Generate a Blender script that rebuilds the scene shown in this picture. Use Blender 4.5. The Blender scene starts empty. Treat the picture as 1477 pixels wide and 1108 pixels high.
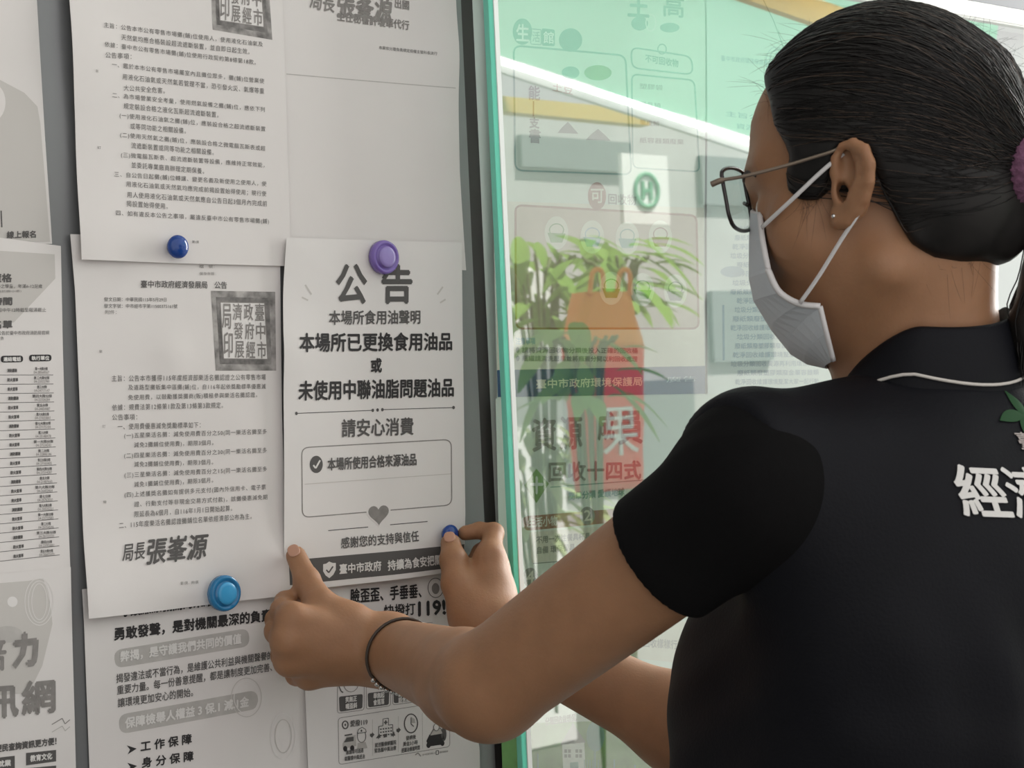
import bpy, bmesh, math, random
import numpy as np
from mathutils import Vector, Matrix
from mathutils.bvhtree import BVHTree
random.seed(7)
rng = np.random.default_rng(7)
scene = bpy.context.scene
COL = scene.collection

# ------------------------------------------------------------------ camera
FPX, CX, CY = 2800.0, 738.5, 554.0
TH, RO = math.radians(43.0), 0.045
F = np.array([math.sin(TH), math.cos(TH), 0.0])
R0 = np.array([math.cos(TH), -math.sin(TH), 0.0]); U0 = np.array([0.0, 0.0, 1.0])
Rv = R0*math.cos(RO) - U0*math.sin(RO)
Uv = U0*math.cos(RO) + R0*math.sin(RO)
def ray(px, py):
    return F + Rv*((px-CX)/FPX) - Uv*((py-CY)/FPX)
CAM = np.array([0.0, 0.0, 1.40]) - 1.647*ray(537, 605)
def P(px, py, d):                      # point at camera depth d
    return CAM + ray(px, py)*d
def PW(px, py, h=0.0):                 # point at distance h in front of the board
    r = ray(px, py); t = (-h-CAM[1])/r[1]
    return CAM + r*t
cd = bpy.data.cameras.new('camera'); cam = bpy.data.objects.new('camera', cd); COL.objects.link(cam)
cd.sensor_width = 36.0; cd.lens = FPX/1477*36.0; cd.clip_start = 0.02
M = Matrix.Identity(4)
for i in range(3):
    M[i][0], M[i][1], M[i][2], M[i][3] = Rv[i], Uv[i], -F[i], CAM[i]
cam.matrix_world = M
scene.camera = cam
cd.dof.use_dof = True; cd.dof.focus_distance = 1.55; cd.dof.aperture_fstop = 22.0

# ------------------------------------------------------------------ light
scene.view_settings.view_transform = 'Standard'; scene.view_settings.look = 'None'
scene.view_settings.gamma = 1.0; scene.view_settings.use_curve_mapping = False
scene.view_settings.exposure = 0.26
scene.cycles.transparent_max_bounces = 32
w = bpy.data.worlds.new('sky'); scene.world = w; w.use_nodes = True
bg = w.node_tree.nodes['Background']
bg.inputs[0].default_value = (1.0, 0.98, 0.965, 1); bg.inputs[1].default_value = 0.95
def light(name, typ, loc, direction, energy, color, **kw):
    l = bpy.data.lights.new(name, typ); l.energy = energy; l.color = color
    for k, v in kw.items(): setattr(l, k, v)
    o = bpy.data.objects.new(name, l); COL.objects.link(o); o.location = loc
    o.rotation_euler = Vector(direction).to_track_quat('-Z', 'Y').to_euler()
    return o
light('sun', 'SUN', (0, 2, 6), (-0.30, -0.42, -0.86), 9.0, (1.0, 0.96, 0.88), angle=0.01)
light('daylight_opening', 'AREA', (2.6, -0.42, 2.0), (-1.0, 0.10, -0.18), 75.0, (1.0, 0.98, 0.94), shape='RECTANGLE', size=0.8, size_y=1.8)

# ------------------------------------------------------------------ materials
def mat(name, col, rough=0.6, metal=0.0, var=0.0, vscale=30.0, bump=0.0, bscale=80.0, spec=0.5, stretch=None, sss=0.0, alpha=None, trans=0.0, sheen=0.0):
    m = bpy.data.materials.new(name); m.use_nodes = True
    nt = m.node_tree; b = nt.nodes['Principled BSDF']
    b.inputs['Base Color'].default_value = (*col, 1); b.inputs['Roughness'].default_value = rough
    b.inputs['Metallic'].default_value = metal; b.inputs['Specular IOR Level'].default_value = spec
    if trans: b.inputs['Transmission Weight'].default_value = trans
    if sheen: b.inputs['Sheen Weight'].default_value = sheen
    if sss:
        b.inputs['Subsurface Weight'].default_value = sss
        b.inputs['Subsurface Radius'].default_value = (0.006, 0.0025, 0.0012); b.inputs['Subsurface Scale'].default_value = 1.0
    if var or bump:
        tc = nt.nodes.new('ShaderNodeTexCoord'); mp = nt.nodes.new('ShaderNodeMapping')
        nt.links.new(tc.outputs['Object'], mp.inputs['Vector'])
        if stretch: mp.inputs['Scale'].default_value = stretch
    if var:
        n = nt.nodes.new('ShaderNodeTexNoise'); n.inputs['Scale'].default_value = vscale; n.inputs['Detail'].default_value = 4
        nt.links.new(mp.outputs[0], n.inputs['Vector'])
        r = nt.nodes.new('ShaderNodeValToRGB')
        r.color_ramp.elements[0].position = 0.3; r.color_ramp.elements[1].position = 0.7
        r.color_ramp.elements[0].color = (*[c*(1-var) for c in col], 1); r.color_ramp.elements[1].color = (*[min(1, c*(1+var)) for c in col], 1)
        nt.links.new(n.outputs['Fac'], r.inputs[0]); nt.links.new(r.outputs[0], b.inputs['Base Color'])
    if bump:
        n2 = nt.nodes.new('ShaderNodeTexNoise'); n2.inputs['Scale'].default_value = bscale; n2.inputs['Detail'].default_value = 3
        nt.links.new(mp.outputs[0], n2.inputs['Vector'])
        bp = nt.nodes.new('ShaderNodeBump'); bp.inputs['Strength'].default_value = bump; bp.inputs['Distance'].default_value = 0.002
        nt.links.new(n2.outputs['Fac'], bp.inputs['Height']); nt.links.new(bp.outputs[0], b.inputs['Normal'])
    return m
def glass_mat(name, tint, refl):
    m = bpy.data.materials.new(name); m.use_nodes = True; nt = m.node_tree
    for n in list(nt.nodes): nt.nodes.remove(n)
    out = nt.nodes.new('ShaderNodeOutputMaterial'); mx = nt.nodes.new('ShaderNodeMixShader')
    t = nt.nodes.new('ShaderNodeBsdfTransparent'); t.inputs[0].default_value = (*tint, 1)
    g = nt.nodes.new('ShaderNodeBsdfGlossy'); g.inputs['Color'].default_value = (1, 1, 1, 1); g.inputs['Roughness'].default_value = 0.0
    fr = nt.nodes.new('ShaderNodeFresnel'); fr.inputs[0].default_value = 1.5
    mm = nt.nodes.new('ShaderNodeMath'); mm.operation = 'MULTIPLY'; mm.inputs[1].default_value = refl; mm.use_clamp = True
    ge = nt.nodes.new('ShaderNodeNewGeometry'); inv = nt.nodes.new('ShaderNodeMath'); inv.operation = 'SUBTRACT'; inv.inputs[0].default_value = 1.0
    m3 = nt.nodes.new('ShaderNodeMath'); m3.operation = 'MULTIPLY'     # air side of each face only
    nt.links.new(ge.outputs['Backfacing'], inv.inputs[1]); nt.links.new(mm.outputs[0], m3.inputs[0]); nt.links.new(inv.outputs[0], m3.inputs[1])
    nt.links.new(fr.outputs[0], mm.inputs[0]); nt.links.new(m3.outputs[0], mx.inputs[0])
    nt.links.new(t.outputs[0], mx.inputs[1]); nt.links.new(g.outputs[0], mx.inputs[2]); nt.links.new(mx.outputs[0], out.inputs[0])
    return m
def translucent_mat(name, col, mixf=0.5):
    m = bpy.data.materials.new(name); m.use_nodes = True; nt = m.node_tree
    for n in list(nt.nodes): nt.nodes.remove(n)
    out = nt.nodes.new('ShaderNodeOutputMaterial'); mx = nt.nodes.new('ShaderNodeMixShader'); mx.inputs[0].default_value = mixf
    a = nt.nodes.new('ShaderNodeBsdfDiffuse'); a.inputs[0].default_value = (*col, 1)
    b = nt.nodes.new('ShaderNodeBsdfTranslucent'); b.inputs[0].default_value = (*col, 1)
    nt.links.new(a.outputs[0], mx.inputs[1]); nt.links.new(b.outputs[0], mx.inputs[2]); nt.links.new(mx.outputs[0], out.inputs[0])
    return m

PAPER = mat('paper', (0.70, 0.668, 0.652), 0.75, var=0.02, vscale=9, bump=0.08, bscale=60, spec=0.2)
PAPER2 = mat('paper_bright', (0.72, 0.695, 0.68), 0.75, var=0.02, vscale=9, bump=0.08, bscale=60, spec=0.2)
INK = mat('ink_black', (0.035, 0.033, 0.034), 0.6, spec=0.2)
INKT = mat('ink_thin_grey', (0.115, 0.108, 0.105), 0.6, spec=0.2)
INKD = mat('ink_dark_grey', (0.10, 0.095, 0.093), 0.6, spec=0.2)
INKM = mat('ink_mid_grey', (0.24, 0.225, 0.215), 0.6, var=0.15, vscale=120, spec=0.2)
INKL = mat('ink_light_grey', (0.46, 0.44, 0.42), 0.6, var=0.06, vscale=100, spec=0.2)
INKXL = mat('ink_faint_grey', (0.54, 0.515, 0.49), 0.6, spec=0.2)
INKW = mat('ink_white', (0.70, 0.68, 0.66), 0.7, spec=0.2)
SEALBG = mat('seal_stain_grey', (0.31, 0.295, 0.285), 0.7, var=0.55, vscale=90, spec=0.2)
SEALBG2 = mat('seal_dark_stain', (0.19, 0.18, 0.175), 0.7, var=0.5, vscale=120, spec=0.2)
STEEL = mat('grey_steel', (0.22, 0.225, 0.23), 0.35, metal=0.35, var=0.05, vscale=4, bump=0.03, bscale=200)

# ------------------------------------------------------------------ helpers
def obj_from(name, verts, faces, mats, midx=None, smooth=False, parent=None):
    me = bpy.data.meshes.new(name)
    me.from_pydata([tuple(map(float, v)) for v in verts], [], [tuple(int(i) for i in f) for f in faces])
    if not isinstance(mats, (list, tuple)): mats = [mats]
    for m in mats: me.materials.append(m)
    if midx is not None: me.polygons.foreach_set('material_index', np.asarray(midx, dtype=np.int32))
    if smooth: me.polygons.foreach_set('use_smooth', np.ones(len(me.polygons), dtype=bool))
    me.update()
    o = bpy.data.objects.new(name, me); COL.objects.link(o)
    if parent is not None: o.parent = parent
    return o
def tag(o, label=None, cat=None, group=None, kind=None):
    if label: o['label'] = label
    if cat: o['category'] = cat
    if group: o['group'] = group
    if kind: o['kind'] = kind
    return o
def empty(name, loc=(0, 0, 0)):
    o = bpy.data.objects.new(name, None); COL.objects.link(o); o.location = loc; o.empty_display_size = 0.05
    return o
def under(o, root):                    # keep world-space vertices while parented to a moved empty
    o.parent = root; o.matrix_parent_inverse = Matrix.Translation(root.location).inverted()
    return o
def box(name, lo, hi, m, parent=None, bevel=0.0):
    bm = bmesh.new(); bmesh.ops.create_cube(bm, size=1.0)
    lo = np.array(lo, float); hi = np.array(hi, float)
    for v in bm.verts:
        v.co = Vector(((lo+hi)/2 + np.array(v.co)*(hi-lo)))
    if bevel: bmesh.ops.bevel(bm, geom=list(bm.edges), offset=bevel, segments=2, affect='EDGES')
    me = bpy.data.meshes.new(name); bm.to_mesh(me); bm.free(); me.materials.append(m)
    o = bpy.data.objects.new(name, me); COL.objects.link(o)
    if parent is not None: under(o, parent)
    return o
def tube_data(pts, r, n=8, closed=False, flat=1.0):
    pts = np.asarray(pts, float); N = len(pts)
    rr = np.full(N, r) if np.isscalar(r) else np.asarray(r, float)
    V = []; Fc = []; up = np.array([0.13, 0.21, 0.97]); prev = None
    for i in range(N):
        if closed: t = pts[(i+1) % N]-pts[i-1]
        else: t = pts[min(i+1, N-1)]-pts[max(i-1, 0)]
        t = t/(np.linalg.norm(t)+1e-12)
        a = (up if prev is None else prev); a = a - t*np.dot(a, t)
        if np.linalg.norm(a) < 1e-4: a = np.array([1.0, 0, 0]) - t*t[0]
        a /= np.linalg.norm(a); prev = a; b = np.cross(t, a)
        for k in range(n):
            q = 2*math.pi*k/n
            V.append(pts[i] + rr[i]*(a*math.cos(q) + b*math.sin(q)*flat))
    for i in range(N if closed else N-1):
        j = (i+1) % N
        for k in range(n):
            l = (k+1) % n
            Fc.append((i*n+k, i*n+l, j*n+l, j*n+k))
    if not closed:
        Fc.append(tuple(range(n-1, -1, -1))); Fc.append(tuple((N-1)*n+k for k in range(n)))
    return V, Fc
def tube(name, pts, r, m, parent=None, n=8, closed=False, flat=1.0):
    V, Fc = tube_data(pts, r, n, closed, flat)
    o = obj_from(name, V, Fc, m, smooth=True)
    if parent is not None: under(o, parent)
    return o
def spline(pts, n):                    # Catmull-Rom resample
    pts = np.asarray(pts, float); p = np.vstack([2*pts[0]-pts[1], pts, 2*pts[-1]-pts[-2]])
    out = []
    for t in np.linspace(0, len(pts)-1-1e-9, n):
        i = int(t); u = t-i; a, b, c, d = p[i:i+4]
        out.append(0.5*((2*b)+(-a+c)*u+(2*a-5*b+4*c-d)*u*u+(-a+3*b-3*c+d)*u**3))
    return np.array(out)
def polyline(pts, n):
    pts = np.asarray(pts, float); s = np.r_[0, np.cumsum(np.linalg.norm(np.diff(pts, axis=0), axis=1))]
    t = np.linspace(0, s[-1], n)
    return np.stack([np.interp(t, s, pts[:, k]) for k in range(pts.shape[1])], 1)

# ------------------------------------------------------------------ printed sheets
class Sheet:
    """A paper sheet on the board with everything that is printed on it."""
    def __init__(s, name, top, right, bottom, left, base, wave=(0.0008, 0.0, 0.0), curl=None, paper=None, plane=0.0):
        s.name, s.base, s.wave, s.curl, s.paper = name, base, wave, curl or [], paper or PAPER
        s.edges = (top, right, bottom, left); s.texts = []; s.polys = []; s.plane = plane
    def y(s, X, Z):
        a, ph, q = s.wave
        v = s.base + a*(np.sin(X*23+ph)*np.sin(Z*17+q)+1.0)
        for (cx, cy, rad, amp) in s.curl:
            c = PW(cx, cy); d2 = (X-c[0])**2+(Z-c[2])**2
            v = v + amp*np.exp(-d2/(rad*rad))
        return -v
    def xz(s, px, py):
        w_ = PW(px, py, s.base); return np.array([w_[0], w_[2]])
    def text(s, t, x0, y0, x1, y1, h, m=None, bold=0.0, shear=0.0, space=1.0):
        c = bpy.data.curves.new('print', 'FONT'); c.body = t; c.resolution_u = 2; c.shear = shear; c.space_character = space
        o = bpy.data.objects.new('print', c); COL.objects.link(o)
        s.texts.append((o, x0, y0, x1, y1, h, m or INK, bold))
    def poly(s, pts, m, lay=1):
        s.polys.append(([s.xz(*p) for p in pts], m, lay))
    def line(s, x0, y0, x1, y1, wpx, m, lay=1):
        d = np.array([x1-x0, y1-y0], float); d /= np.linalg.norm(d); n = np.array([-d[1], d[0]])*wpx/2
        s.poly([(x0+n[0], y0+n[1]), (x1+n[0], y1+n[1]), (x1-n[0], y1-n[1]), (x0-n[0], y0-n[1])], m, lay)
    def path(s, pts, wpx, m, lay=1, closed=False):
        q = list(pts)+([pts[0]] if closed else [])
        for a, b in zip(q[:-1], q[1:]): s.line(*a, *b, wpx, m, lay)
    def ell(s, cx, cy, rx, ry, m, lay=1, n=28):
        s.poly([(cx+rx*math.cos(2*math.pi*k/n), cy+ry*math.sin(2*math.pi*k/n)) for k in range(n)], m, lay)
    def ring(s, cx, cy, rx, ry, wpx, m, lay=1, n=28):
        s.path([(cx+rx*math.cos(2*math.pi*k/n), cy+ry*math.sin(2*math.pi*k/n)) for k in range(n)], wpx, m, lay, True)
    @staticmethod
    def rr(q, r, n=5):                 # rounded quad TL TR BR BL
        q = [np.array(p, float) for p in q]; out = []
        for i in range(4):
            p, a, b = q[i], q[i-1], q[(i+1) % 4]
            da = (a-p)/np.linalg.norm(a-p)*r; db = (b-p)/np.linalg.norm(b-p)*r
            for k in range(n+1):
                t = k/n; out.append(tuple((1-t)**2*(p+da)+2*t*(1-t)*p+t*t*(p+db)))
        return out
    def build(s, nu=56, nv=74):
        T, Rr, B, L = [polyline([s.xz(*p) for p in e], n) for e, n in zip(s.edges, (nu, nv, nu, nv))]
        u = np.linspace(0, 1, nu)[None, :, None]; v = np.linspace(0, 1, nv)[:, None, None]
        G = (1-v)*T[None]+v*B[None]+(1-u)*L[:, None]+u*Rr[:, None] - ((1-u)*(1-v)*T[0]+u*(1-v)*T[-1]+(1-u)*v*B[0]+u*v*B[-1])
        G = G.reshape(-1, 2); Y = s.y(G[:, 0], G[:, 1])
        V = [np.stack([G[:, 0], Y, G[:, 1]], 1)]; Fs = []; mi = []; mats = [s.paper]
        idx = lambda i, j: i*nu+j
        for i in range(nv-1):
            for j in range(nu-1):
                Fs.append((idx(i, j), idx(i+1, j), idx(i+1, j+1), idx(i, j+1))); mi.append(0)
        # back face for thickness
        n0 = len(G); V.append(np.stack([G[:, 0], Y+0.00012, G[:, 1]], 1))
        for i in range(nv-1):
            for j in range(nu-1):
                Fs.append((n0+idx(i, j), n0+idx(i, j+1), n0+idx(i+1, j+1), n0+idx(i+1, j))); mi.append(0)
        cnt = 2*n0
        def mid(m):
            if m not in mats: mats.append(m)
            return mats.index(m)
        for pts, m, lay in s.polys:
            bm = bmesh.new(); vs = [bm.verts.new((p[0], 0, p[1])) for p in pts]
            try: bm.faces.new(vs)
            except ValueError: pass
            bmesh.ops.triangulate(bm, faces=bm.faces[:])
            if len(pts) > 4 or max(np.ptp([p[0] for p in pts]), np.ptp([p[1] for p in pts])) > 0.03:
                for _ in range(5):
                    es = [e for e in bm.edges if e.calc_length() > 0.008]
                    if es: bmesh.ops.subdivide_edges(bm, edges=es, cuts=1); bmesh.ops.triangulate(bm, faces=bm.faces[:])
            bm.verts.index_update()
            C = np.array([v.co[:] for v in bm.verts])
            V.append(np.stack([C[:, 0], s.y(C[:, 0], C[:, 2])-0.00007*lay-0.00004, C[:, 2]], 1))
            for f in bm.faces:
                Fs.append(tuple(cnt+v.index for v in f.verts)); mi.append(mid(m))
            cnt += len(C); bm.free()
        dg = bpy.context.evaluated_depsgraph_get()
        for o, x0, y0, x1, y1, h, m, bold in s.texts:
            me = o.evaluated_get(dg).to_mesh()
            nv_ = len(me.vertices)
            if nv_ == 0: continue
            C = np.empty(nv_*3); me.vertices.foreach_get('co', C); C = C.reshape(-1, 3)[:, :2]
            a, b = C.min(0), C.max(0)
            Lp, Rp = s.xz(x0, y0), s.xz(x1, y1); d = Rp-Lp
            q0, q1 = s.xz((x0+x1)/2, (y0+y1)/2-h/2), s.xz((x0+x1)/2, (y0+y1)/2+h/2); hm = q0-q1
            Wp = Lp[None] + d[None]*((C[:, 0:1]-a[0])/(b[0]-a[0])) + hm[None]*(((C[:, 1:2]-a[1])/(b[1]-a[1]))-0.5)
            shifts = [(0, 0)] if not bold else [(bold*cx_, bold*cz_) for cx_, cz_ in ((-1, 0), (1, 0), (0, 1), (0, -1))]
            polys = [tuple(p.vertices) for p in me.polygons]
            pxm = np.linalg.norm(hm)/h
            for k, (sx, sz) in enumerate(shifts):
                X = Wp[:, 0]+sx*pxm; Z = Wp[:, 1]+sz*pxm
                V.append(np.stack([X, s.y(X, Z)-0.00050-0.000002*k, Z], 1))
                for p in polys: Fs.append(tuple(cnt+i for i in p[::-1]) if False else tuple(cnt+i for i in p)); mi.append(mid(m))
                cnt += nv_
            o.evaluated_get(dg).to_mesh_clear()
        for t in s.texts:
            c = t[0].data; bpy.data.objects.remove(t[0]); bpy.data.curves.remove(c)
        o = obj_from(s.name, np.concatenate(V), Fs, mats, mi)
        # smooth the paper only
        sm = np.zeros(len(Fs), dtype=bool); sm[:2*(nu-1)*(nv-1)] = True
        o.data.polygons.foreach_set('use_smooth', sm)
        return o
# ------------------------------------------------------------------ the setting
xb = PW(690, 560)[0]                   # right end of the steel board
tag(box('wall_back', (-2.2, 0.0, 0.0), (xb, 0.02, 3.2), STEEL), kind='structure')
RECESS = mat('dark_recess', (0.045, 0.042, 0.04), 0.6)
tag(box('trim_1', (xb, 0.004, 0.3), (PW(706, 560)[0]+0.004, 0.02, 3.2), RECESS), kind='structure')
BACKB = mat('pale_backing_board', (0.70, 0.76, 0.73), 0.8, var=0.03, vscale=6)
tag(box('wall_right', (PW(706, 560)[0]+0.004, 0.004, 0.0), (3.2, 0.02, 3.2), BACKB), kind='structure')
tag(box('floor', (-2.2, -9.5, -0.04), (9.0, 0.1, 0.0), mat('concrete_floor', (0.13, 0.13, 0.125), 0.85, var=0.15, vscale=3)), kind='structure')
tag(box('ceiling_sky_block', (-2.2, -1.15, 3.2), (3.2, 0.1, 3.26), mat('sky_block_paint', (0.6, 0.6, 0.58), 0.8, var=0.04)), kind='structure')  # unseen roof added to block the sky above board and person
tag(box('wall_left_light_block', (-2.26, -2.0, 0.0), (-2.2, 0.1, 3.26), mat('light_block_paint', (0.5, 0.5, 0.48), 0.8, var=0.05)), kind='structure')  # unseen wall added to stop light coming from the left

# ------------------------------------------------------------------ sheets left column
G = Sheet('notice_sheet', [(-120, -60), (50, -45)], [(50, -45), (56, 60), (64, 200), (74, 352)], [(-120, 351), (74, 352)], [(-120, -60), (-120, 351)], 0.0012, (0.0009, 1, 0))
G.poly([(-118, 100), (0, 116), (34, 134), (53, 154), (57, 178), (71, 349), (-118, 349)], INKXL, 1)
G.ell(-10, 148, 17, 26, PAPER, 2)
G.text('線上報名', 9, 339, 50, 338, 10, INKD, 0.4)
G.poly([(0, 24+280), (2, 24+280), (3, 328), (1, 328)], INKD, 2)
H = Sheet('notice_sheet', [(-120, 330), (0, 343), (87, 355)], [(87, 355), (90, 500), (95, 680), (101, 832)], [(-120, 850), (101, 832)], [(-120, 330), (-120, 850)], 0.0035, (0.0008, 0.3, 2))
H.poly([(-118, 352), (0, 362), (78, 367), (79, 402), (20, 465), (-118, 490)], INKXL, 1)
H.text('報名資格', -42, 401, 16, 401, 12, INKD, 0.6)
H.text('國小之學童，年滿6-12足歲', -12, 413, 60, 413, 6, INKD)
H.text('(學籍於國小者)', -14, 421, 30, 420, 4, INKM)
H.text('報名時間', -42, 435, 16.5, 434.5, 11, INKD, 0.6)
H.text('1日中午12時截至報滿截止', -6, 447.5, 65.5, 447, 6, INKD)
H.text('錄取名單', -42, 468.5, 17, 468, 11, INKD, 0.6)
H.text('公告於臺中市政府消防局官網', -4, 480.5, 70, 480, 6, INKD)
H.text('公告', -5, 488, 5, 488, 5, INKD)
for cx, cy, t in ((17, 518.3, '連絡電話'), (57.6, 516.8, '執行單位')):
    H.poly(H.rr([(cx-16, cy-5), (cx+16, cy-5.3), (cx+16, cy+4.2), (cx-16, cy+4.8)], 4.5), INK, 2)
    H.text(t, cx-12.5, cy, cx+12.5, cy-.3, 6, INKW, 0.25)
names = ['消防局', '教育組', '防災組', '救護組', '宣導組', '義消隊']
for i in range(21):
    y0 = 541+13.4*i; sl = -0.0055*i
    H.line(-100, y0-sl*100, 76+i*.45, y0+sl*78, 0.8, INKD, 1)
    ym = y0-6.4; xo = 17+i*.4
    H.text('防火宣導' if i % 3 else '消防體驗', xo-7, ym, xo+7+(i % 2), ym+sl*14-.2, 5, INKD, 0.2)
    xo = 59+i*.35; wd = (9, 11, 7, 14, 8)[i % 5]
    H.text('第' + '一二三四五六七八'[i % 8] + ('大隊分隊' if wd > 8 else '分隊'), xo-wd, ym-2.6+sl*42, xo+wd, ym-2.6+sl*(42+wd), 4.6, INKD, 0.1)
    H.text('04-2%d%d%d%d%d%d%d' % tuple(rng.integers(0, 9, 7)), xo-11, ym+2.6+sl*42, xo+11, ym+2.6+sl*(42+11), 4, INKM)
I = Sheet('notice_sheet', [(-120, 838), (0, 828), (102, 818)], [(102, 818), (104, 940), (108, 1130), (110, 1180)], [(-120, 1220), (110, 1180)], [(-120, 838), (-120, 1220)], 0.006, (0.0010, 2, 1))
I.poly([(-118, 850), (40, 838), (62, 834), (72, 870), (75, 900), (60, 960), (40, 1000), (-118, 1010)], INKXL, 1)
I.ell(17, 868, 7.5, 7.5, PAPER2, 2)
for k in range(3): I.ring(56, 868, 11+5*k, 26+4*k, 1, PAPER2, 2)
I.ell(10, 915, 22, 12, INKL, 2)
I.text('培', -34, 945, 7, 942, 48, INKM, 1.2); I.text('力', 19, 939, 52, 935, 46, INKM, 3.0)
I.text('資', -72, 1020, -26, 1017, 46, INKM, 1.5); I.text('訊', -22, 1013, 24, 1010, 46, INKM, 2.0); I.text('網', 31, 1008, 77, 1003, 47, INKM, 1.8)
I.text('便民查詢資訊更方便！', -8, 1080, 79, 1068.5, 10.5, INKD, 0.5)
I.path([(73, 1045), (88, 1036), (92, 1044), (99, 1038)], 1.2, INKM, 2); I.path([(73, 1056), (88, 1047), (92, 1054), (99, 1048)], 1.0, INKL, 2)
I.poly([(36, 1086), (79, 1081.5), (79, 1098), (36, 1104)], INKD, 2); I.text('教育文化', 42, 1094, 73, 1090, 9, INKW, 0.4)
I.poly([(-30, 1096), (20, 1090), (20, 1108), (-30, 1113)], INKD, 2); I.text('求職就業', -24, 1104, 14, 1100, 9, INKW, 0.4)
I.poly([(36, 1108), (79, 1104), (79, 1120), (36, 1126)], INKD, 2); I.poly([(-30, 1118), (20, 1113), (20, 1130), (-30, 1136)], INKD, 2)

# ------------------------------------------------------------------ seals
def seal(S, quad, inner, chars):
    q = [np.array(p, float) for p in quad]; c = sum(q)/4
    S.poly(quad, SEALBG, 1); i_ = [np.array(p, float) for p in inner]
    S.poly([tuple(p*0.55+r*0.45) for p, r in zip(i_, q)], SEALBG2, 2)
    S.poly(inner, PAPER2, 3)
    b = lambda u, v: (1-u)*(1-v)*i_[0]+u*(1-v)*i_[1]+u*v*i_[2]+(1-u)*v*i_[3]
    for k in range(4):
        S.line(*i_[k], *i_[(k+1) % 4], 1.4, INKM, 4)
    for cI, colm in enumerate(chars):
        u0, u1 = 1-(cI+1)/len(chars)+.025, 1-cI/len(chars)-.025
        for r_, ch in enumerate(colm):
            v = (r_+.5)/len(colm); a, d = b(u0, v), b(u1, v)
            hh = np.linalg.norm(b(.5, 1)-b(.5, 0))/len(colm)*.88
            S.text(ch, a[0], a[1], d[0], d[1], hh, INKM, 0.3)

# ------------------------------------------------------------------ sheet A (upper announcement)
A = Sheet('announcement_sheet', [(90, -60), (404, -60)], [(404, -60), (410, 120), (415, 250), (420, 384)], [(113, 375), (250, 380), (420, 384)], [(90, -60), (97, 0), (107, 180), (113, 375)], 0.0055, (0.0009, 0, 1), [(97, 60, 0.05, 0.003), (113, 375, 0.05, 0.004)])
LA = [('主旨：公告本市公有零售市場攤(鋪)位使用人，使用液化石油氣及', 147, 37, 377, 65), ('天然氣均應合格裝設超流遮斷裝置，並自即日起生效。', 173, 54, 358, 75), ('依據：臺中市公有零售市場攤(鋪)位使用行政契約第8條第18款。', 148, 65, 367, 91), ('公告事項：', 149, 80, 188, 82), ('一、鑑於本市公有零售市場屬室內且攤位眾多，攤(鋪)位營業使', 159, 94, 379, 118), ('用液化石油氣或天然氣若管理不當，恐引發火災、氣爆等重', 175, 111, 379, 132), ('大公共安全危害。', 177, 127, 237, 131), ('二、為市場營業安全考量，使用燃氣設備之攤(鋪)位，應依下列', 160, 138, 380, 159), ('規定裝設合格之液化瓦斯超流遮斷裝置。', 177, 153, 314, 166), ('(一)使用液化石油氣之攤(鋪)位，應裝設合格之超流遮斷裝置', 171, 167, 381, 187), ('或等同功能之相關設備。', 187, 182, 267, 189), ('(二)使用天然氣之攤(鋪)位，應裝設合格之微電腦瓦斯表或超', 172, 195, 381, 215), ('流遮斷裝置或同等功能之相關設備。', 188, 210, 307, 220), ('(三)微電腦瓦斯表、超流遮斷裝置等設備，應維持正常效能，', 173, 224, 380, 239), ('並委託專業廠商辦理定期保養。', 188, 238, 293, 247), ('三、自公告日起攤(鋪)位轉讓、變更名義及新使用之使用人，使', 163, 252, 383, 266), ('用液化石油氣或天然氣均應完成前揭設置始得使用；現行使', 180, 266, 383, 280), ('用人使用液化石油氣或天然氣應自公告日起3個月內完成前', 181, 281, 384, 294), ('揭設置始得使用。', 180, 294, 240, 298), ('四、如有違反本公告之事項，屬違反臺中市公有零售市場攤(鋪)', 164, 308, 387, 320)]
for l in LA: A.text(*l, 8.6, INKT, 0, 0, 1.16)
A.text('第1頁', 275, 349, 285, 349.5, 4, INKD); A.text('裝', 135, 103, 139, 103.5, 4, INKM); A.text('訂', 139, 213, 144, 213.5, 4, INKD)
seal(A, [(302, -60), (384, -52), (391, 58), (306, 43)], [(312, -48), (374, -42), (379, 40), (316, 30)], ['臺中市', '政府經', '濟發展', '局印'])

# ------------------------------------------------------------------ sheet B (upper right)
B = Sheet('announcement_sheet', [(398, -60), (653, -60)], [(653, -60), (656, 0), (663, 250), (672, 390)], [(416, 384), (672, 390)], [(398, -60), (416, 384)], 0.0022, (0.0008, 1.5, 0), [(665, 80, 0.03, 0.003)])
B.text('局長', 446, -1, 482, 6, 26, INKM, 0.4, 0.15); B.text('張峯源', 486, 4, 566, 14, 40, INKM, 1.0, 0.15); B.text('出國', 569, 5, 589, 8, 13, INKM, 0.3)
B.text('主任秘書許瓊華代行', 486, 23, 589, 37, 13.5, INKM, 0.35)
B.text('本案依分層負責規定授權主管科長決行', 546, 68.5, 628, 78, 5, INKD)
B.line(412, 107, 655, 127.5, 1.3, INKL, 1)

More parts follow.
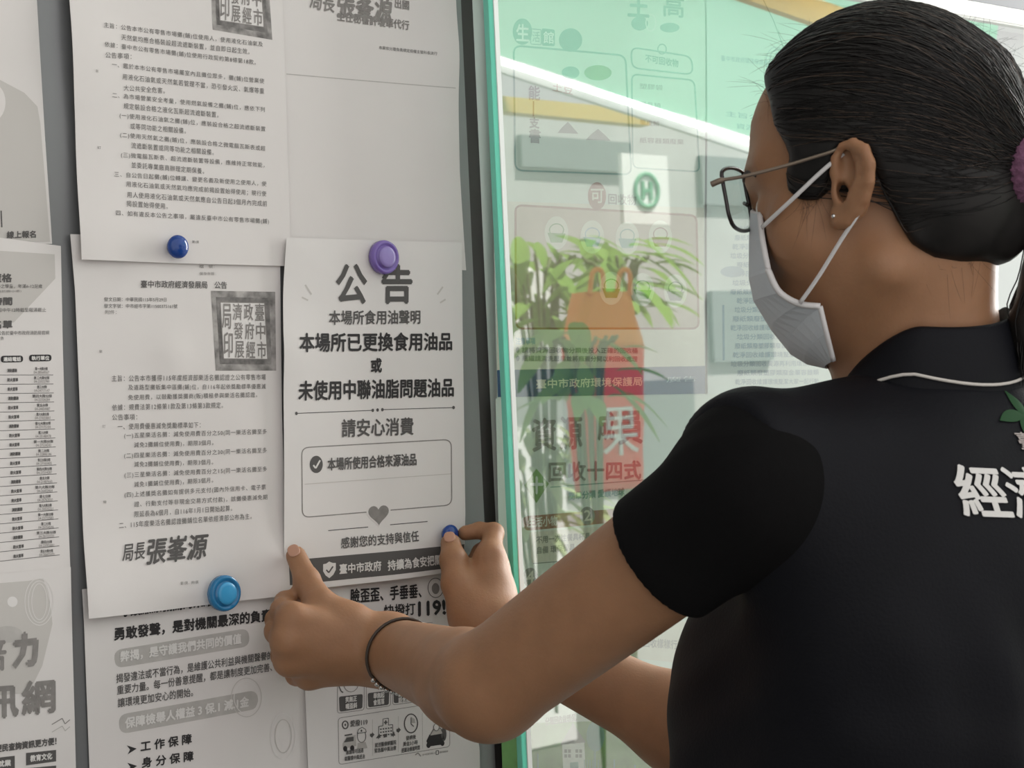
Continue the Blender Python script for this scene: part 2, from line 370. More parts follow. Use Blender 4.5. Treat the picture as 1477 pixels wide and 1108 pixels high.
# ------------------------------------------------------------------ sheet C (middle announcement)
C_ = Sheet('announcement_sheet', [(100, 338), (250, 342), (404, 344)], [(404, 344), (405, 600), (410, 790), (411, 858)], [(121, 892), (200, 884), (300, 872), (411, 858)], [(100, 338), (107, 420), (115, 600), (118, 760), (121, 892)], 0.0035, (0.0010, 0.6, 0.4), [(245, 515, 0.018, 0.0016), (121, 892, 0.05, 0.006), (400, 850, 0.04, 0.006), (235, 860, 0.03, 0.002)])
LC = [('主旨：公告本市獲得115年度經濟部樂活名攤認證之公有零售市場', 160, 546, 381.5, 544), ('及道路型攤販集中區攤(鋪)位，自116年起依獎勵標準優惠減', 184, 559.5, 381.5, 558), ('免使用費，以鼓勵獲獎攤商(販)積極參與樂活名攤認證。', 184, 574, 369, 570), ('依據：規費法第12條第1款及第13條第3款規定。', 161, 588, 320, 584.5), ('公告事項：', 161, 602, 197, 601.5), ('一、使用費優惠減免獎勵標準如下：', 169, 615.5, 288, 613), ('(一)五星樂活名攤：減免使用費百分之50(同一樂活名攤至多', 178.5, 629, 382.5, 623), ('減免2攤鋪位使用費)，期限3個月。', 193, 642.5, 306.5, 639), ('(二)四星樂活名攤：減免使用費百分之30(同一樂活名攤至多', 178.5, 658, 382.5, 650), ('減免2攤鋪位使用費)，期限3個月。', 193, 670.5, 306, 667), ('(三)三星樂活名攤：減免使用費百分之15(同一樂活名攤至多', 179, 686, 382.5, 677), ('減免1攤鋪位使用費)，期限3個月。', 193, 699.5, 306, 693), ('(四)上述獲獎名攤如有提供多元支付(國內外信用卡、電子票', 179, 714.5, 381, 703), ('證、行動支付等非現金交易方式付款)，該攤優惠減免期', 193, 728, 383, 717.5), ('限延長為6個月，自116年1月1日開始起算。', 193, 742, 333, 733), ('二、115年度樂活名攤認證攤鋪位名單依經濟部公布為主。', 170.5, 758, 360.5, 744.5)]
for l in LC: C_.text(*l, 8.8, INKT, 0, 0, 1.16)
C_.text('檔　號：', 286, 384.6, 308, 384.6, 4.5, INKM); C_.text('保存年限：', 286, 395, 310, 395, 4.5, INKM)
C_.text('臺中市政府經濟發展局　公告', 201, 410, 326, 411.5, 10.5, INKD, 0.15)
C_.text('發文日期：中華民國115年5月29日', 148, 432, 238, 432.5, 6, INKD); C_.text('發文字號：中市經市字第11500375161號', 148, 441.5, 254, 442, 6, INKD); C_.text('附件：', 150, 450.5, 166, 450.5, 6, INKM)
C_.text('裝', 141.5, 507, 146, 507, 4.5, INKM); C_.text('訂', 147, 615, 151, 615, 4.5, INKM); C_.text('線', 148, 724, 152.5, 724, 4.5, INKM)
C_.text('局長', 173.5, 798, 207, 794, 24, INKD, 0.35, 0.2); C_.text('張峯源', 209, 796, 299, 787, 36, INKD, 0.9, 0.2)
C_.text('第1頁，共1頁', 257, 841.5, 284, 839.5, 5, INKM)
seal(C_, [(303, 419.6), (396.6, 421), (397, 534.8), (310, 534.8)], [(316.5, 436), (381, 437), (384.7, 518.5), (321, 517.7)], ['臺中市', '政府經', '濟發展', '局印'])

# ------------------------------------------------------------------ sheet D (integrity leaflet, below C)
D = Sheet('leaflet_sheet', [(117, 850), (443, 820)], [(443, 820), (441, 1000), (447, 1180)], [(131, 1240), (447, 1180)], [(117, 850), (120, 900), (128, 1108), (131, 1240)], 0.0012, (0.0012, 0.2, 1.1))
D.text('守護廉潔機關的榮耀', 172, 878, 306, 862, 24, INK, 0.8)
D.text('勇敢發聲，是對機關最深的負責', 163.5, 915, 389, 887, 17.5, INK, 0.7)
D.poly(D.rr([(163, 938), (357, 906), (359, 932), (165, 964)], 12), INKL, 1); D.text('弊揭，是守護我們共同的價值', 172, 947.5, 346, 921, 15, INKW, 0.6)
for l in (('揭發違法或不當行為，是維護公共利益與機關聲譽的', 166, 979, 392, 945), ('重要力量。每一份善意提醒，都是讓制度更加完善、', 167, 995.7, 391, 962), ('讓環境更加安心的開始。', 168, 1014, 276, 997.7)): D.text(*l, 13, INKD, 0.15)
D.poly(D.rr([(169, 1031), (370, 995), (372, 1022), (171, 1059)], 13), INKL, 1); D.text('保障檢舉人權益 3 保.1 減.1金', 178.5, 1043, 357, 1011.5, 15, INKW, 0.6)
D.ring(354, 1006, 22, 28, 1.2, INKXL, 2); D.ring(354, 1006, 18, 23, 1.0, PAPER2, 2); D.ring(408, 1062, 18, 33, 1.6, PAPER2, 2); D.ring(408, 1062, 12, 24, 1.2, INKXL, 2)
for (ax, ay), l in (((188, 1081), ('工 作 保 障', 200.5, 1076.7, 273.5, 1065)), ((188.5, 1106), ('身 分 保 障', 202, 1100, 276, 1090))):
    D.poly([(ax-7, ay-6), (ax+7, ay-1.5), (ax-6, ay+7), (ax-2.5, ay)], INK, 2); D.text(*l, 14.5, INK, 0.5)

# ------------------------------------------------------------------ sheet F (stroke leaflet, below E)
Fs_ = Sheet('leaflet_sheet', [(436, 830), (664, 815)], [(664, 815), (663, 895), (672, 960), (691, 1080), (693, 1180)], [(447, 1200), (693, 1180)], [(436, 830), (440, 1000), (447, 1200)], 0.0026, (0.0007, 1.2, 0), [(663, 900, 0.02, 0.008)], PAPER2)
Fs_.text('臉歪歪、手垂垂、', 504, 860, 606, 852, 20, INK, 0.6); Fs_.text('快撥打', 552, 881.5, 597, 878, 17, INK, 0.4); Fs_.text('119!', 602, 878.5, 639, 875.5, 20, INK, 1.2)
Fs_.ring(627, 848, 11, 14, 1.0, INKD, 2); Fs_.ell(627, 849, 5.5, 8, INKM, 2)
Fs_.poly(Fs_.rr([(576, 893), (597, 891), (597, 904), (576, 906)], 5), INK, 2); Fs_.text('FAST', 579, 899.5, 594, 898, 6, INKW, 0.2)
Fs_.path([(600, 901), (606, 900), (608, 896), (611, 905), (613, 899), (622, 898)], .7, INKM, 2); Fs_.text('立刻送醫一定快', 600, 908, 641, 905, 5.5, INKD)
for x0, x1, yb in ((486, 524, 1029), (527, 562, 1023), (565, 600, 1017)):
    Fs_.path(Fs_.rr([(x0, yb-75), (x1, yb-79), (x1, yb-5), (x0, yb)], 4), .8, INKM, 1, True)
Fs_.poly(Fs_.rr([(488, 1005), (522, 1001), (521.5, 1021.7), (489, 1026.8)], 3), INKD, 2); Fs_.text('笑無正', 497, 1009.5, 513, 1007.3, 8, INKW, .35); Fs_.text('嘴歪斜', 497.5, 1019.3, 513.5, 1017, 8, INKW, .35)
Fs_.poly(Fs_.rr([(529, 999.8), (560, 996), (559.3, 1016.5), (530, 1020.4)], 3), INKD, 2); Fs_.text('舉無起', 537, 1004, 552.5, 1002, 8, INKW, .35); Fs_.text('會落落', 537, 1013.5, 552.5, 1011.2, 8, INKW, .35)
Fs_.poly(Fs_.rr([(566, 997), (597, 993), (596, 1011), (566.5, 1014.5)], 3), INKD, 2); Fs_.text('講無清', 573, 1001, 589, 999, 8, INKW, .35); Fs_.text('話含糊', 573, 1010, 589, 1008, 8, INKW, .35)
Fs_.ring(505, 984, 11, 14, 1, INKM, 2); Fs_.path([(500, 988), (505, 986), (510, 989)], 1.2, INKD, 2); Fs_.path([(488, 990), (491, 997), (494, 999)], 1.6, INKD, 2)
Fs_.line(545, 987, 545, 993, 1, INKD, 2); Fs_.poly([(543, 992), (547, 991.5), (545, 995.5)], INKD, 2); Fs_.path([(533, 972), (541, 978), (536, 984)], 2.2, INKL, 2)
Fs_.path(Fs_.rr([(487, 1036), (647, 1011), (648, 1077), (488, 1103)], 5), .8, INKM, 1, True)
Fs_.ring(497, 1045.6, 4, 5.5, 1.8, INKD, 2); Fs_.ell(497, 1045.6, 1.2, 1.8, INKD, 2); Fs_.text('愛撥119', 504, 1044, 528.5, 1041, 9, INKD, .2)
for xx, yy in ((535.5, 1060), (573.5, 1053)):
    Fs_.poly([(xx-3, yy-1.5), (xx, yy-2), (xx, yy-4), (xx+3.5, yy-.5), (xx, yy+4), (xx, yy+1.5), (xx-3, yy+2)], INKD, 2)
Fs_.poly([(493, 1073), (499, 1062), (512, 1060), (513, 1076), (494, 1080)], INKL, 2); Fs_.poly([(495, 1071), (499, 1064), (509, 1062.5), (509, 1069)], INKD, 3); Fs_.ell(497, 1080, 3, 4, INK, 3); Fs_.ell(507, 1079, 3, 4, INK, 3); Fs_.line(496, 1061, 507, 1059, 2, INKD, 3)
Fs_.ring(520.5, 1062, 6, 9, 1, INKD, 2); Fs_.poly([(514, 1057), (516, 1052), (521, 1049), (526, 1052), (527, 1056)], INKW, 3); Fs_.path([(514, 1058), (516, 1052), (521, 1049), (526, 1052), (527, 1056), (514, 1058)], .9, INKD, 4); Fs_.ell(520, 1054, 1.2, 1.6, INKD, 5); Fs_.poly([(515, 1072), (526, 1070), (529, 1079), (514, 1081)], INKL, 2)
Fs_.path([(545, 1066), (545, 1048), (551, 1047), (551, 1037), (559, 1036), (559, 1046), (565, 1045), (566, 1063)], 1, INKD, 2)
for r_ in range(3):
    for c_ in range(5): Fs_.line(547+c_*3.7, 1052+r_*4.5-c_*.5, 549.3+c_*3.7, 1051.7+r_*4.5-c_*.5, 2, INKD, 2)
Fs_.line(555, 1039, 555, 1045, 2, INKD, 3); Fs_.line(552.5, 1042.3, 557.5, 1041.7, 2, INKD, 3); Fs_.poly([(541, 1065), (546, 1058), (548, 1064)], INKD, 2); Fs_.poly([(562, 1062), (567, 1055), (569, 1061)], INKD, 2); Fs_.poly([(552, 1064), (557, 1063), (557, 1058), (552, 1059)], INKD, 3)
Fs_.ring(591.5, 1043.5, 9.5, 13.5, 1.8, INKD, 2); Fs_.line(591.5, 1044, 591.5, 1035, 1.2, INKD, 2); Fs_.line(591.5, 1044, 595.5, 1048, 1.4, INKD, 2); Fs_.poly([(591.5, 1043), (591.5, 1034), (597, 1037), (598, 1043)], INKL, 1)
Fs_.poly([(614, 1069), (618, 1060), (628, 1056), (638, 1058), (640, 1066), (637, 1074), (617, 1077)], INK, 2); Fs_.poly([(619, 1061), (624, 1052), (634, 1050), (637, 1058)], INKL, 3); Fs_.path([(619, 1061), (624, 1052), (634, 1050), (638, 1058)], 1, INKD, 4); Fs_.ell(617, 1075, 3, 4, INK, 3); Fs_.ell(637, 1072, 3, 4, INK, 3); Fs_.ell(628, 1049, 4, 5, INKW, 5); Fs_.ring(628, 1049, 4, 5, .9, INKD, 6); Fs_.ell(639, 1059, 4, 10, INKD, 2)
for l in (('救護車可送達', 498, 1085.5, 523, 1082), ('就醫請中風送治', 496, 1094.5, 525, 1090.5), ('就送醫療網醫院', 539.5, 1075, 570, 1070.5), ('緊急腦中風治療', 539, 1083, 570, 1078.5), ('發病後', 584, 1065, 598.5, 1062.5), ('黃金3小時', 580, 1073.5, 601, 1070.5), ('把握治療搶時間', 578, 1082.5, 604, 1078)): Fs_.text(*l, 6.5, INKD, .15)
for xx, ya, yb in ((536, 1038, 1090), (573, 1033, 1085), (608, 1028, 1080)): Fs_.line(xx, ya, xx+.5, yb, .5, INKL, 1)
Fs_.path([(598, 1089), (602, 1086), (606, 1091)], 1.4, INKM, 2); Fs_.text('臺中市政府衛生局關心您', 608, 1089, 626, 1086, 2.8, INKM); Fs_.path([(628, 1083), (631.5, 1082.5), (631.5, 1088), (628, 1088.5), (628, 1083)], 1, INKD, 2); Fs_.text('國民健康署', 633, 1085, 645, 1083.5, 2.8, INKM)

# ------------------------------------------------------------------ sheet E (the notice being put up)
Esh = Sheet('public_notice_sheet', [(411, 343), (540, 347), (665, 350)], [(665, 350), (666, 470), (668, 600), (670, 740), (668, 823)], [(410, 855), (490, 845), (580, 834), (668, 823)], [(411, 343), (405, 480), (407, 600), (408, 790), (410, 855)], 0.0075, (0.0012, 0.9, 0.2), [(411, 343, 0.03, 0.002), (404, 500, 0.03, 0.003), (560, 838, 0.04, 0.005)], PAPER2)
Esh.text('公', 484, 410, 526, 410, 55, INKD, 1.7); Esh.text('告', 549, 410, 591, 410, 54, INKD, 1.7)
Esh.text('本場所食用油聲明', 473, 458.5, 604, 457.5, 20, INKD, 0.45)
Esh.text('本場所已更換食用油品', 428, 494.5, 650, 492.5, 26, INK, .8)
Esh.text('或', 534, 527.6, 549, 527, 20, INK, 0.8)
Esh.text('未使用中聯油脂問題油品', 428, 564, 652.6, 559, 27, INK, .8)
Esh.line(425, 596.5, 537, 592, 1.1, INKD); Esh.line(551, 591, 653, 588, 1.1, INKD)
for p in ((425, 596.5), (537, 592), (544, 591.5), (551, 591), (653, 588)): Esh.ell(*p, 2, 2.5, INKD, 2, 12)
Esh.text('請安心消費', 491.4, 618, 595.6, 614.7, 25, INKD, 0.6)
Esh.path(Esh.rr([(432.7, 645.8), (650, 634), (650.6, 728.6), (434, 746.6)], 11), 1.5, INKM, 1, True)
Esh.ell(454, 670, 9.5, 12.5, INKD, 2); Esh.path([(449.5, 671), (453, 675.5), (459.5, 664)], 2.4, INKW, 3)
Esh.text('本場所使用合格來源油品', 470.5, 670, 600, 662.5, 17.5, INKD, 0.5)
Esh.line(437, 698.5, 650, 683.6, 1.0, INKXL)
hp = []
for k in range(40):
    t = 2*math.pi*k/40; hx = 16*math.sin(t)**3; hy = 13*math.cos(t)-5*math.cos(2*t)-2*math.cos(3*t)-math.cos(4*t)
    hp.append((544.6+hx*.93, 741.5-hy*1.0-hx*.07))
Esh.poly([(544.6+(x-544.6)*1.18, 741+(y-741)*1.18) for x, y in hp], PAPER2, 2); Esh.poly(hp, INKM, 3)
Esh.line(471.8, 765.4, 529, 760.3, 1.2, INKD); Esh.line(560.6, 757, 615.4, 752.3, 1.2, INKD)
Esh.text('感謝您的支持與信任', 490, 783.5, 601, 773, 15.5, INKD, 0.3)
Esh.poly([(409.5, 809), (540, 797), (668.5, 785), (667.5, 817), (540, 831), (410.5, 845)], INKD, 1)
Esh.poly([(464.5, 814), (469, 813), (473, 810), (478, 812), (482.5, 812), (482.5, 822), (479, 829), (473.5, 834), (468, 830), (464.5, 824)], INKW, 2); Esh.path([(469, 822), (472.5, 826), (478.5, 817)], 2, INKD, 3)
Esh.text('臺中市政府', 487.5, 821, 544, 815.6, 14, INKW, 0.4); Esh.text('持續為食安把關', 553, 815.6, 634, 807, 14.5, INKW, 0.4)
for a_ in ((439, 411, 448, 425), (434, 429, 443, 433.5), (637, 414, 629, 425), (641, 432, 633, 437)): Esh.line(*a_, 2.4, INKXL, 1)

sheets = [(G, 'grey leaflet at the upper left edge with sign-up text beneath a pale arc', 'leaflet'),
 (H, 'white schedule sheet at the left edge with a ruled table of rows', 'notice sheet'),
 (I, 'grey leaflet in the lower left corner with large rounded grey characters', 'leaflet'),
 (A, 'white typed announcement at the top, held by the dark blue magnet, with half a seal', 'notice sheet'),
 (B, 'mostly blank white sheet at top centre with a signature at its upper edge', 'notice sheet'),
 (C_, 'white typed announcement with full square seal and brush signature, held by the light blue magnet', 'notice sheet'),
 (D, 'leaflet with two grey pill-shaped headings below the typed announcement', 'leaflet'),
 (Fs_, 'leaflet with the number 119 and small ambulance pictures behind the forearm', 'leaflet'),
 (Esh, 'bold printed public notice with a grey heart that the person is pinning up', 'notice sheet')]
bpy.context.view_layer.update()
for s_, lab, cat in sheets:
    tag(s_.build(), lab, cat, 'papers pinned on the steel notice board')

# ------------------------------------------------------------------ magnets
def lathe(name, prof, c, axis, m, parent=None, n=40, mi=None):
    axis = np.array(axis, float)/np.linalg.norm(axis); a = np.cross(axis, [0, 0, 1.0]); a /= np.linalg.norm(a); b = np.cross(axis, a)
    V = []; Fc = []; idx = []
    for r, hgt in prof:
        for k in range(n):
            q = 2*math.pi*k/n; V.append(np.array(c)+axis*hgt+r*(a*math.cos(q)+b*math.sin(q)))
    for i in range(len(prof)-1):
        for k in range(n):
            l = (k+1) % n; Fc.append((i*n+k, i*n+l, (i+1)*n+l, (i+1)*n+k))
    o = obj_from(name, V, Fc, m, smooth=True)
    if parent is not None: under(o, parent)
    return o
def plastic(name, col, trans=0.0, rough=0.12): return mat(name, col, rough, spec=0.5, trans=trans)
NB = (0, -1, 0)
def dome(px, py, r, sh, m, label):
    c = PW(px, py, sh+r*0.45); c[1] = -sh
    o = lathe('magnet', [(0.0001, r*1.0)]+[(r*math.sin(t), r*(0.42+0.58*math.cos(t))) for t in np.linspace(.12, 1.9, 16)]+[(r*.85, 0), (0.0001, 0)], (0, 0, 0), NB, m)
    o.location = c; tag(o, label, 'magnet', 'round magnets on the notice board'); return o
BLUE = plastic('blue_plastic', (0.012, 0.055, 0.26))
dome(257, 356, 0.0092, 0.0105, BLUE, 'small dark blue dome magnet holding the upper typed announcement')
dome(650, 771, 0.0085, 0.0125, BLUE, 'small dark blue magnet pinched between thumb and finger')
def disc(px, py, r, sh, mring, mcap, label):
    c = PW(px, py, sh+0.004); c[1] = -sh; root = empty('magnet', c); tag(root, label, 'magnet', 'round magnets on the notice board')
    lathe('rim', [(0.0001, 0), (r, 0), (r, .0035), (r*.94, .006), (r*.80, .0062), (r*.72, .0045), (r*.66, .0045), (r*.62, .0065), (0.0001, .0065)], c, NB, mring, root)
    lathe('cap', [(r*.62, .0064), (r*.62, .0072), (r*.57, .0080), (r*.42, .0084), (0.0001, .0086)], c, NB, mcap, root)
disc(555.5, 371, 0.0145, 0.011, plastic('violet_clear_plastic', (0.26, 0.17, 0.55), 0.25), plastic('violet_plastic', (0.30, 0.23, 0.55), 0.1, .25), 'clear violet ring-shaped magnet at the top of the public notice')
disc(325, 856, 0.0142, 0.013, plastic('sky_clear_plastic', (0.03, 0.24, 0.50), 0.25), plastic('sky_plastic', (0.05, 0.33, 0.62), 0.0, .3), 'light blue ring-shaped magnet at the foot of the typed announcement')
# ------------------------------------------------------------------ posters behind the glass
PG = mat('poster_pale_green', (0.64, 0.73, 0.66), 0.6, var=0.05, vscale=5)
PC = mat('poster_cream', (0.66, 0.66, 0.56), 0.6, var=0.05, vscale=7)
PT = mat('poster_tan', (0.50, 0.42, 0.34), 0.6, var=0.05, vscale=8)
PTEAL = mat('poster_teal', (0.16, 0.34, 0.30), 0.6)
PGREY = mat('poster_grey_print', (0.23, 0.24, 0.23), 0.6)
PNAVY = mat('poster_navy', (0.035, 0.09, 0.19), 0.6)
PGRN = mat('poster_leaf_green', (0.16, 0.33, 0.11), 0.6, var=0.2, vscale=40)
PBRN = mat('poster_brown', (0.30, 0.14, 0.10), 0.6)
PBLU = mat('poster_blue_grey', (0.30, 0.42, 0.50), 0.6)
PWHT = mat('poster_white', (0.78, 0.80, 0.77), 0.6)
PYEL = mat('poster_yellow', (0.62, 0.55, 0.25), 0.6)
wv = (0.0007, 0.4, 0.7)
P1 = Sheet('poster', [(704, -60), (1016, -60)], [(1016, -60), (1016, 300), (1016, 600)], [(717, 602), (1016, 590)], [(704, -60), (717, 602)], 0.004, wv, paper=PG)
P1.poly([(716, 290), (1015, 300), (1015, 530), (716, 535)], PC, 1)
P1.ell(752, 46, 14, 19, PTEAL, 2); P1.text('生', 743, 47, 761, 48, 24, PWHT, .6); P1.path(P1.rr([(764, 42), (779, 43), (779, 65), (764, 64)], 2), 1.2, PTEAL, 2, True); P1.text('活', 766, 53, 777, 54, 15, PTEAL)
P1.poly(P1.rr([(780, 41), (799, 43), (799, 67), (780, 66)], 3), PTEAL, 2); P1.text('館', 782, 54, 797, 55, 17, PWHT, .3); P1.ell(822, 58, 17, 17, PTEAL, 2)
P1.path(P1.rr([(739, 66), (902, 80), (910, 252), (742, 246)], 12), 2.6, PTEAL, 3, True)
P1.text('能', 761, 134, 777, 135, 20, PGREY, .5); P1.line(768, 146, 768, 168, 2, PGREY, 2); P1.text('支', 762, 177, 776, 178, 15, PGREY, .5); P1.text('書', 762, 196, 778, 197, 20, PGREY, .5)
for cx_, cy_, s_ in ((818, 186, 15), (862, 196, 18)): P1.poly([(cx_-s_, cy_+6), (cx_-s_*.5, cy_-3), (cx_, cy_-10), (cx_+s_*.5, cy_-2), (cx_+s_, cy_+7)], PGREY, 2)
P1.ell(822, 105, 13, 9, PTEAL, 2); P1.ell(862, 105, 20, 11, PGRN, 2); P1.text('土豆', 795, 125, 825, 131, 12, PBRN)
P1.path(P1.rr([(910, 68), (996, 82), (998, 108), (911, 98)], 11), 2.2, PTEAL, 3, True); P1.text('不可回收物', 930, 84, 977, 92, 11, PTEAL, .3); P1.ring(954, 71, 6, 7, 1.5, PTEAL, 4)
P1.path(P1.rr([(911, 107), (1000, 116), (1008, 248), (912, 242)], 9), 2.2, PTEAL, 3, True)
for i in range(4): P1.text(('塑膠袋', '餐具類', '果皮類', '紙容器類廢棄')[i], 922, 124+26*i, (955, 952, 950, 985)[i], 127+26*i, 8, PGREY)
P1.text('王', 905, 8, 935, 10, 30, PTEAL, 1.0); P1.text('高', 955, 8, 985, 11, 30, PTEAL, .6); P1.ell(922, 34, 12, 10, PTEAL, 2); P1.ring(938, 33, 7, 12, 1.6, PWHT, 3); P1.ell(965, 40, 14, 7, PTEAL, 2)
P1.poly(P1.rr([(743, 296), (1004, 311), (1007, 474), (744, 474)], 10), PT, 2); P1.path(P1.rr([(743, 296), (1004, 311), (1007, 474), (744, 474)], 10), 3, PBRN, 3, True)
P1.ell(860, 283, 13, 20, PBRN, 3); P1.text('可', 851, 283, 869, 283, 20, PC, .4); P1.text('回收物', 876, 287, 916, 289, 15, PGREY, .3)
for cx_, cy_, m_ in ((802, 336, PGRN), (853, 342, PBLU), (903, 344, PTEAL), (951, 342, PBRN), (880, 416, PGRN), (925, 418, PGRN), (973, 420, PGREY)):
    P1.ell(cx_, cy_, 17, 24, PC, 4); P1.poly([(cx_-13, cy_), (cx_+13, cy_+1), (cx_+8, cy_+14), (cx_-8, cy_+14)], m_, 5); P1.ring(cx_, cy_-4, 10, 9, 1.5, m_, 5)
P1.text('注意事項', 743, 492, 771, 492, 10, PBLU, .3)
for i, t in enumerate(('請將資源回收物分類後投入正確的回收桶', '瓶罐請清洗壓扁並將瓶蓋分開以利回收處理')): P1.ell(746, 505+12*i, 2.6, 4, PGREY, 3); P1.text(t, 752, 505+12*i, 918, 506+12*i, 8, PGREY, .2)
P1.poly([(716, 534), (1016, 528), (1016, 568), (717, 573)], PNAVY, 3); P1.text('臺中市政府環境保護局', 772, 554, 925, 550, 13, PC, .3); P1.text('廣告', 960, 548, 1004, 546, 8, PBLU)
P2 = Sheet('poster', [(714, 575), (1150, 566)], [(1150, 566), (1165, 1200)], [(728, 1210), (1165, 1200)], [(714, 575), (728, 1210)], 0.006, wv, paper=PG)
P2.text('資', 766, 628, 800, 626, 46, PGREY, 1.3); P2.text('源', 806, 625, 838, 624, 46, PGREY, 1.3); P2.text('成', 862, 615, 885, 614, 40, PGREY, 1.3); P2.text('員', 892, 618, 926, 616, 46, PGREY, 1.3)
P2.text('回收十四式', 790, 681, 924, 678, 27, PGREY, .9)
P2.poly([(755, 700), (772, 676), (790, 698), (772, 726)], PGRN, 2); P2.text('十', 763, 700, 781, 700, 24, PG, 1.2)
P2.line(792, 703, 935, 692, 1.6, PTEAL, 2); P2.text('簡單分類 愛護地球', 818, 716, 900, 709, 11, PTEAL, .4)
P2.poly(P2.rr([(752, 745), (925, 731), (926, 750), (755, 766)], 8), PBRN, 2); P2.text('生活小物', 760, 754, 802, 751, 14, PC, .5); P2.ell(846, 744, 11, 13, PGREY, 3); P2.text('2', 841, 744, 851, 743, 15, PC, .4)
P2.poly([(762, 768), (900, 757), (900, 800), (766, 812)], PC, 2); P2.text('不用一次性餐具杯具', 772, 779, 850, 773, 10, PGREY, .3); P2.text('自備 環保餐具', 773, 794, 828, 789, 10, PGREY, .3); P2.line(768, 813, 880, 804, 1.4, PGREY, 2)
P2.ell(764, 833, 11, 14, PGREY, 3); P2.text('4', 758, 833, 769, 832, 17, PC, .5); P2.ell(800, 836, 22, 14, PYEL, 2); P2.ell(838, 826, 18, 10, PGRN, 2); P2.ell(782, 850, 12, 10, PYEL, 2)
P2.poly([(740, 868), (1010, 900), (1010, 960), (740, 930)], PC, 1); P2.text('資源回收樣樣行', 905, 925, 975, 930, 13, PGREY, .3)
P2.poly([(722, 1045), (1160, 1030), (1163, 1190), (726, 1195)], PGRN, 1); P2.text('分類回收做環保。', 786, 1041, 831, 1035, 11, PGREY, .3)
P2.poly([(807, 1075), (826, 1043), (844, 1071)], PGREY, 3); P2.poly([(810, 1074), (842, 1071), (844, 1130), (812, 1130)], PWHT, 3)
for xx in (813, 829):
    for yy in (1081, 1088): P2.poly([(xx, yy), (xx+4, yy), (xx+4, yy+5), (xx, yy+5)], PGREY, 4); P2.poly([(xx+5.5, yy), (xx+9.5, yy), (xx+9.5, yy+5), (xx+5.5, yy+5)], PGREY, 4)
P2.poly([(821, 1100), (833, 1099), (834, 1130), (822, 1130)], PTEAL, 4)
P2.ell(858, 1062, 13, 22, PTEAL, 2); P2.line(857, 1080, 857, 1120, 3, PTEAL, 2)
for xx, yy in ((775, 1070), (885, 1080), (915, 1088), (945, 1096)): P2.ell(xx, yy, 17, 24, PGRN, 3); P2.line(xx, yy+15, xx, yy+50, 2.5, PTEAL, 3)
for k in range(6): P2.line(842+k*4, 1096, 842+k*4, 1130, 1.2, PTEAL, 3)
P3 = Sheet('poster', [(1018, -60), (1240, -60)], [(1240, -60), (1245, 610)], [(1020, 612), (1245, 610)], [(1018, -60), (1020, 612)], 0.004, wv, paper=mat('poster_mint_white', (0.66, 0.76, 0.73), 0.6, var=0.04, vscale=5))
P3.text('臺中市政府環境保護局公告', 1038, 84, 1120, 92, 8, PBLU); P3.text('主旨公告', 1045, 164, 1110, 172, 8, PBLU); P3.text('資源回收', 1060, 182, 1115, 188, 8, PBLU)
P3.path([(1100, 0), (1115, 30), (1130, 70)], 1, PTEAL, 2)
for k in range(5): P3.ring(1118+4*k, 90+3*k, 14, 22, .8, PBLU, 2)
P3.ell(1056, 392, 17, 8, PBLU, 2)
for i in range(19):
    yy = 330+13*i; P3.text(('垃圾分類回收資源再利用環保', '廢紙類廢塑膠類廢金屬容器類', '乾淨回收維護環境整潔大家一起')[i % 3]+('行動' if i % 2 else ''), 1062-(i % 4)*3, yy, 1180, yy-1, 8, PBLU, .15)
P3.line(1043, 440, 1043, 520, 3, PBLU, 2)
P4 = Sheet('poster', [(1250, -60), (1800, -60)], [(1800, -60), (1800, 700)], [(1255, 700), (1800, 700)], [(1250, -60), (1255, 700)], 0.004, wv, paper=PWHT)
bpy.context.view_layer.update()
for s_, lab in ((P1, 'pale green sorting poster behind glass with tan icon panel and navy band'), (P2, 'pale green poster behind glass below the navy band, with a drawn house and trees'),
                (P3, 'mint white text poster behind glass left of the face'), (P4, 'blank white sheet behind glass beyond the ponytail')):
    tag(s_.build(40, 50), lab, 'poster', 'posters behind the glass')

# ------------------------------------------------------------------ the two sliding glass doors
GLASS = glass_mat('door_glass', (0.975, 0.992, 0.984), 6.0)
GLASS2 = glass_mat('rear_door_glass', (0.98, 0.993, 0.987), 1.0)
TEAL = translucent_mat('polished_glass_edge', (0.42, 0.86, 0.76), .55)
TEALD = mat('glass_edge_gap', (0.10, 0.42, 0.36), 0.3)
WGLINT = mat('white_edge_glint', (0.86, 0.90, 0.88), 0.25)
WFRAME = mat('white_enamel_frame', (0.85, 0.86, 0.84), 0.35)
GFRAME = mat('grey_frame_metal', (0.11, 0.12, 0.145), 0.5)
ytop = PW(1477, 40, .048)[2]; ytop2 = PW(1477, 15, .05)[2]
xe = PW(736, 560, .045)[0]
for nm, y0, y1, x0, gm, lab in (('glass_door', -.045, -.0388, xe, GLASS, 'front clear glass sliding door with painted white edge glint and green edge'),
                            ('glass_door', -.0382, -.032, xe+.0005, GLASS2, 'rear glass sliding door with green edge, close behind the front one')):
    root = empty(nm, (x0, (y0+y1)/2, 0.55)); tag(root, lab, 'glass door', 'sliding glass doors of the notice case')
    box('pane', (x0+.0012, y0, .55), (3.1, y1, ytop+.004), gm, root)
    box('polished_edge', (x0, y0, .55), (x0+.0011, y1, ytop+.004), TEAL, root)
    if y0 < -.04: box('edge_glint', (x0, y0-.0012, .55), (x0+.0050, y0-.0001, ytop), WGLINT, root)  # white strip stands in for the highlight on the bevelled pane edge
rail = box('trim_2', (xe-.02, -.052, ytop), (3.15, -.02, ytop2), WFRAME, bevel=.002); tag(rail, kind='structure')
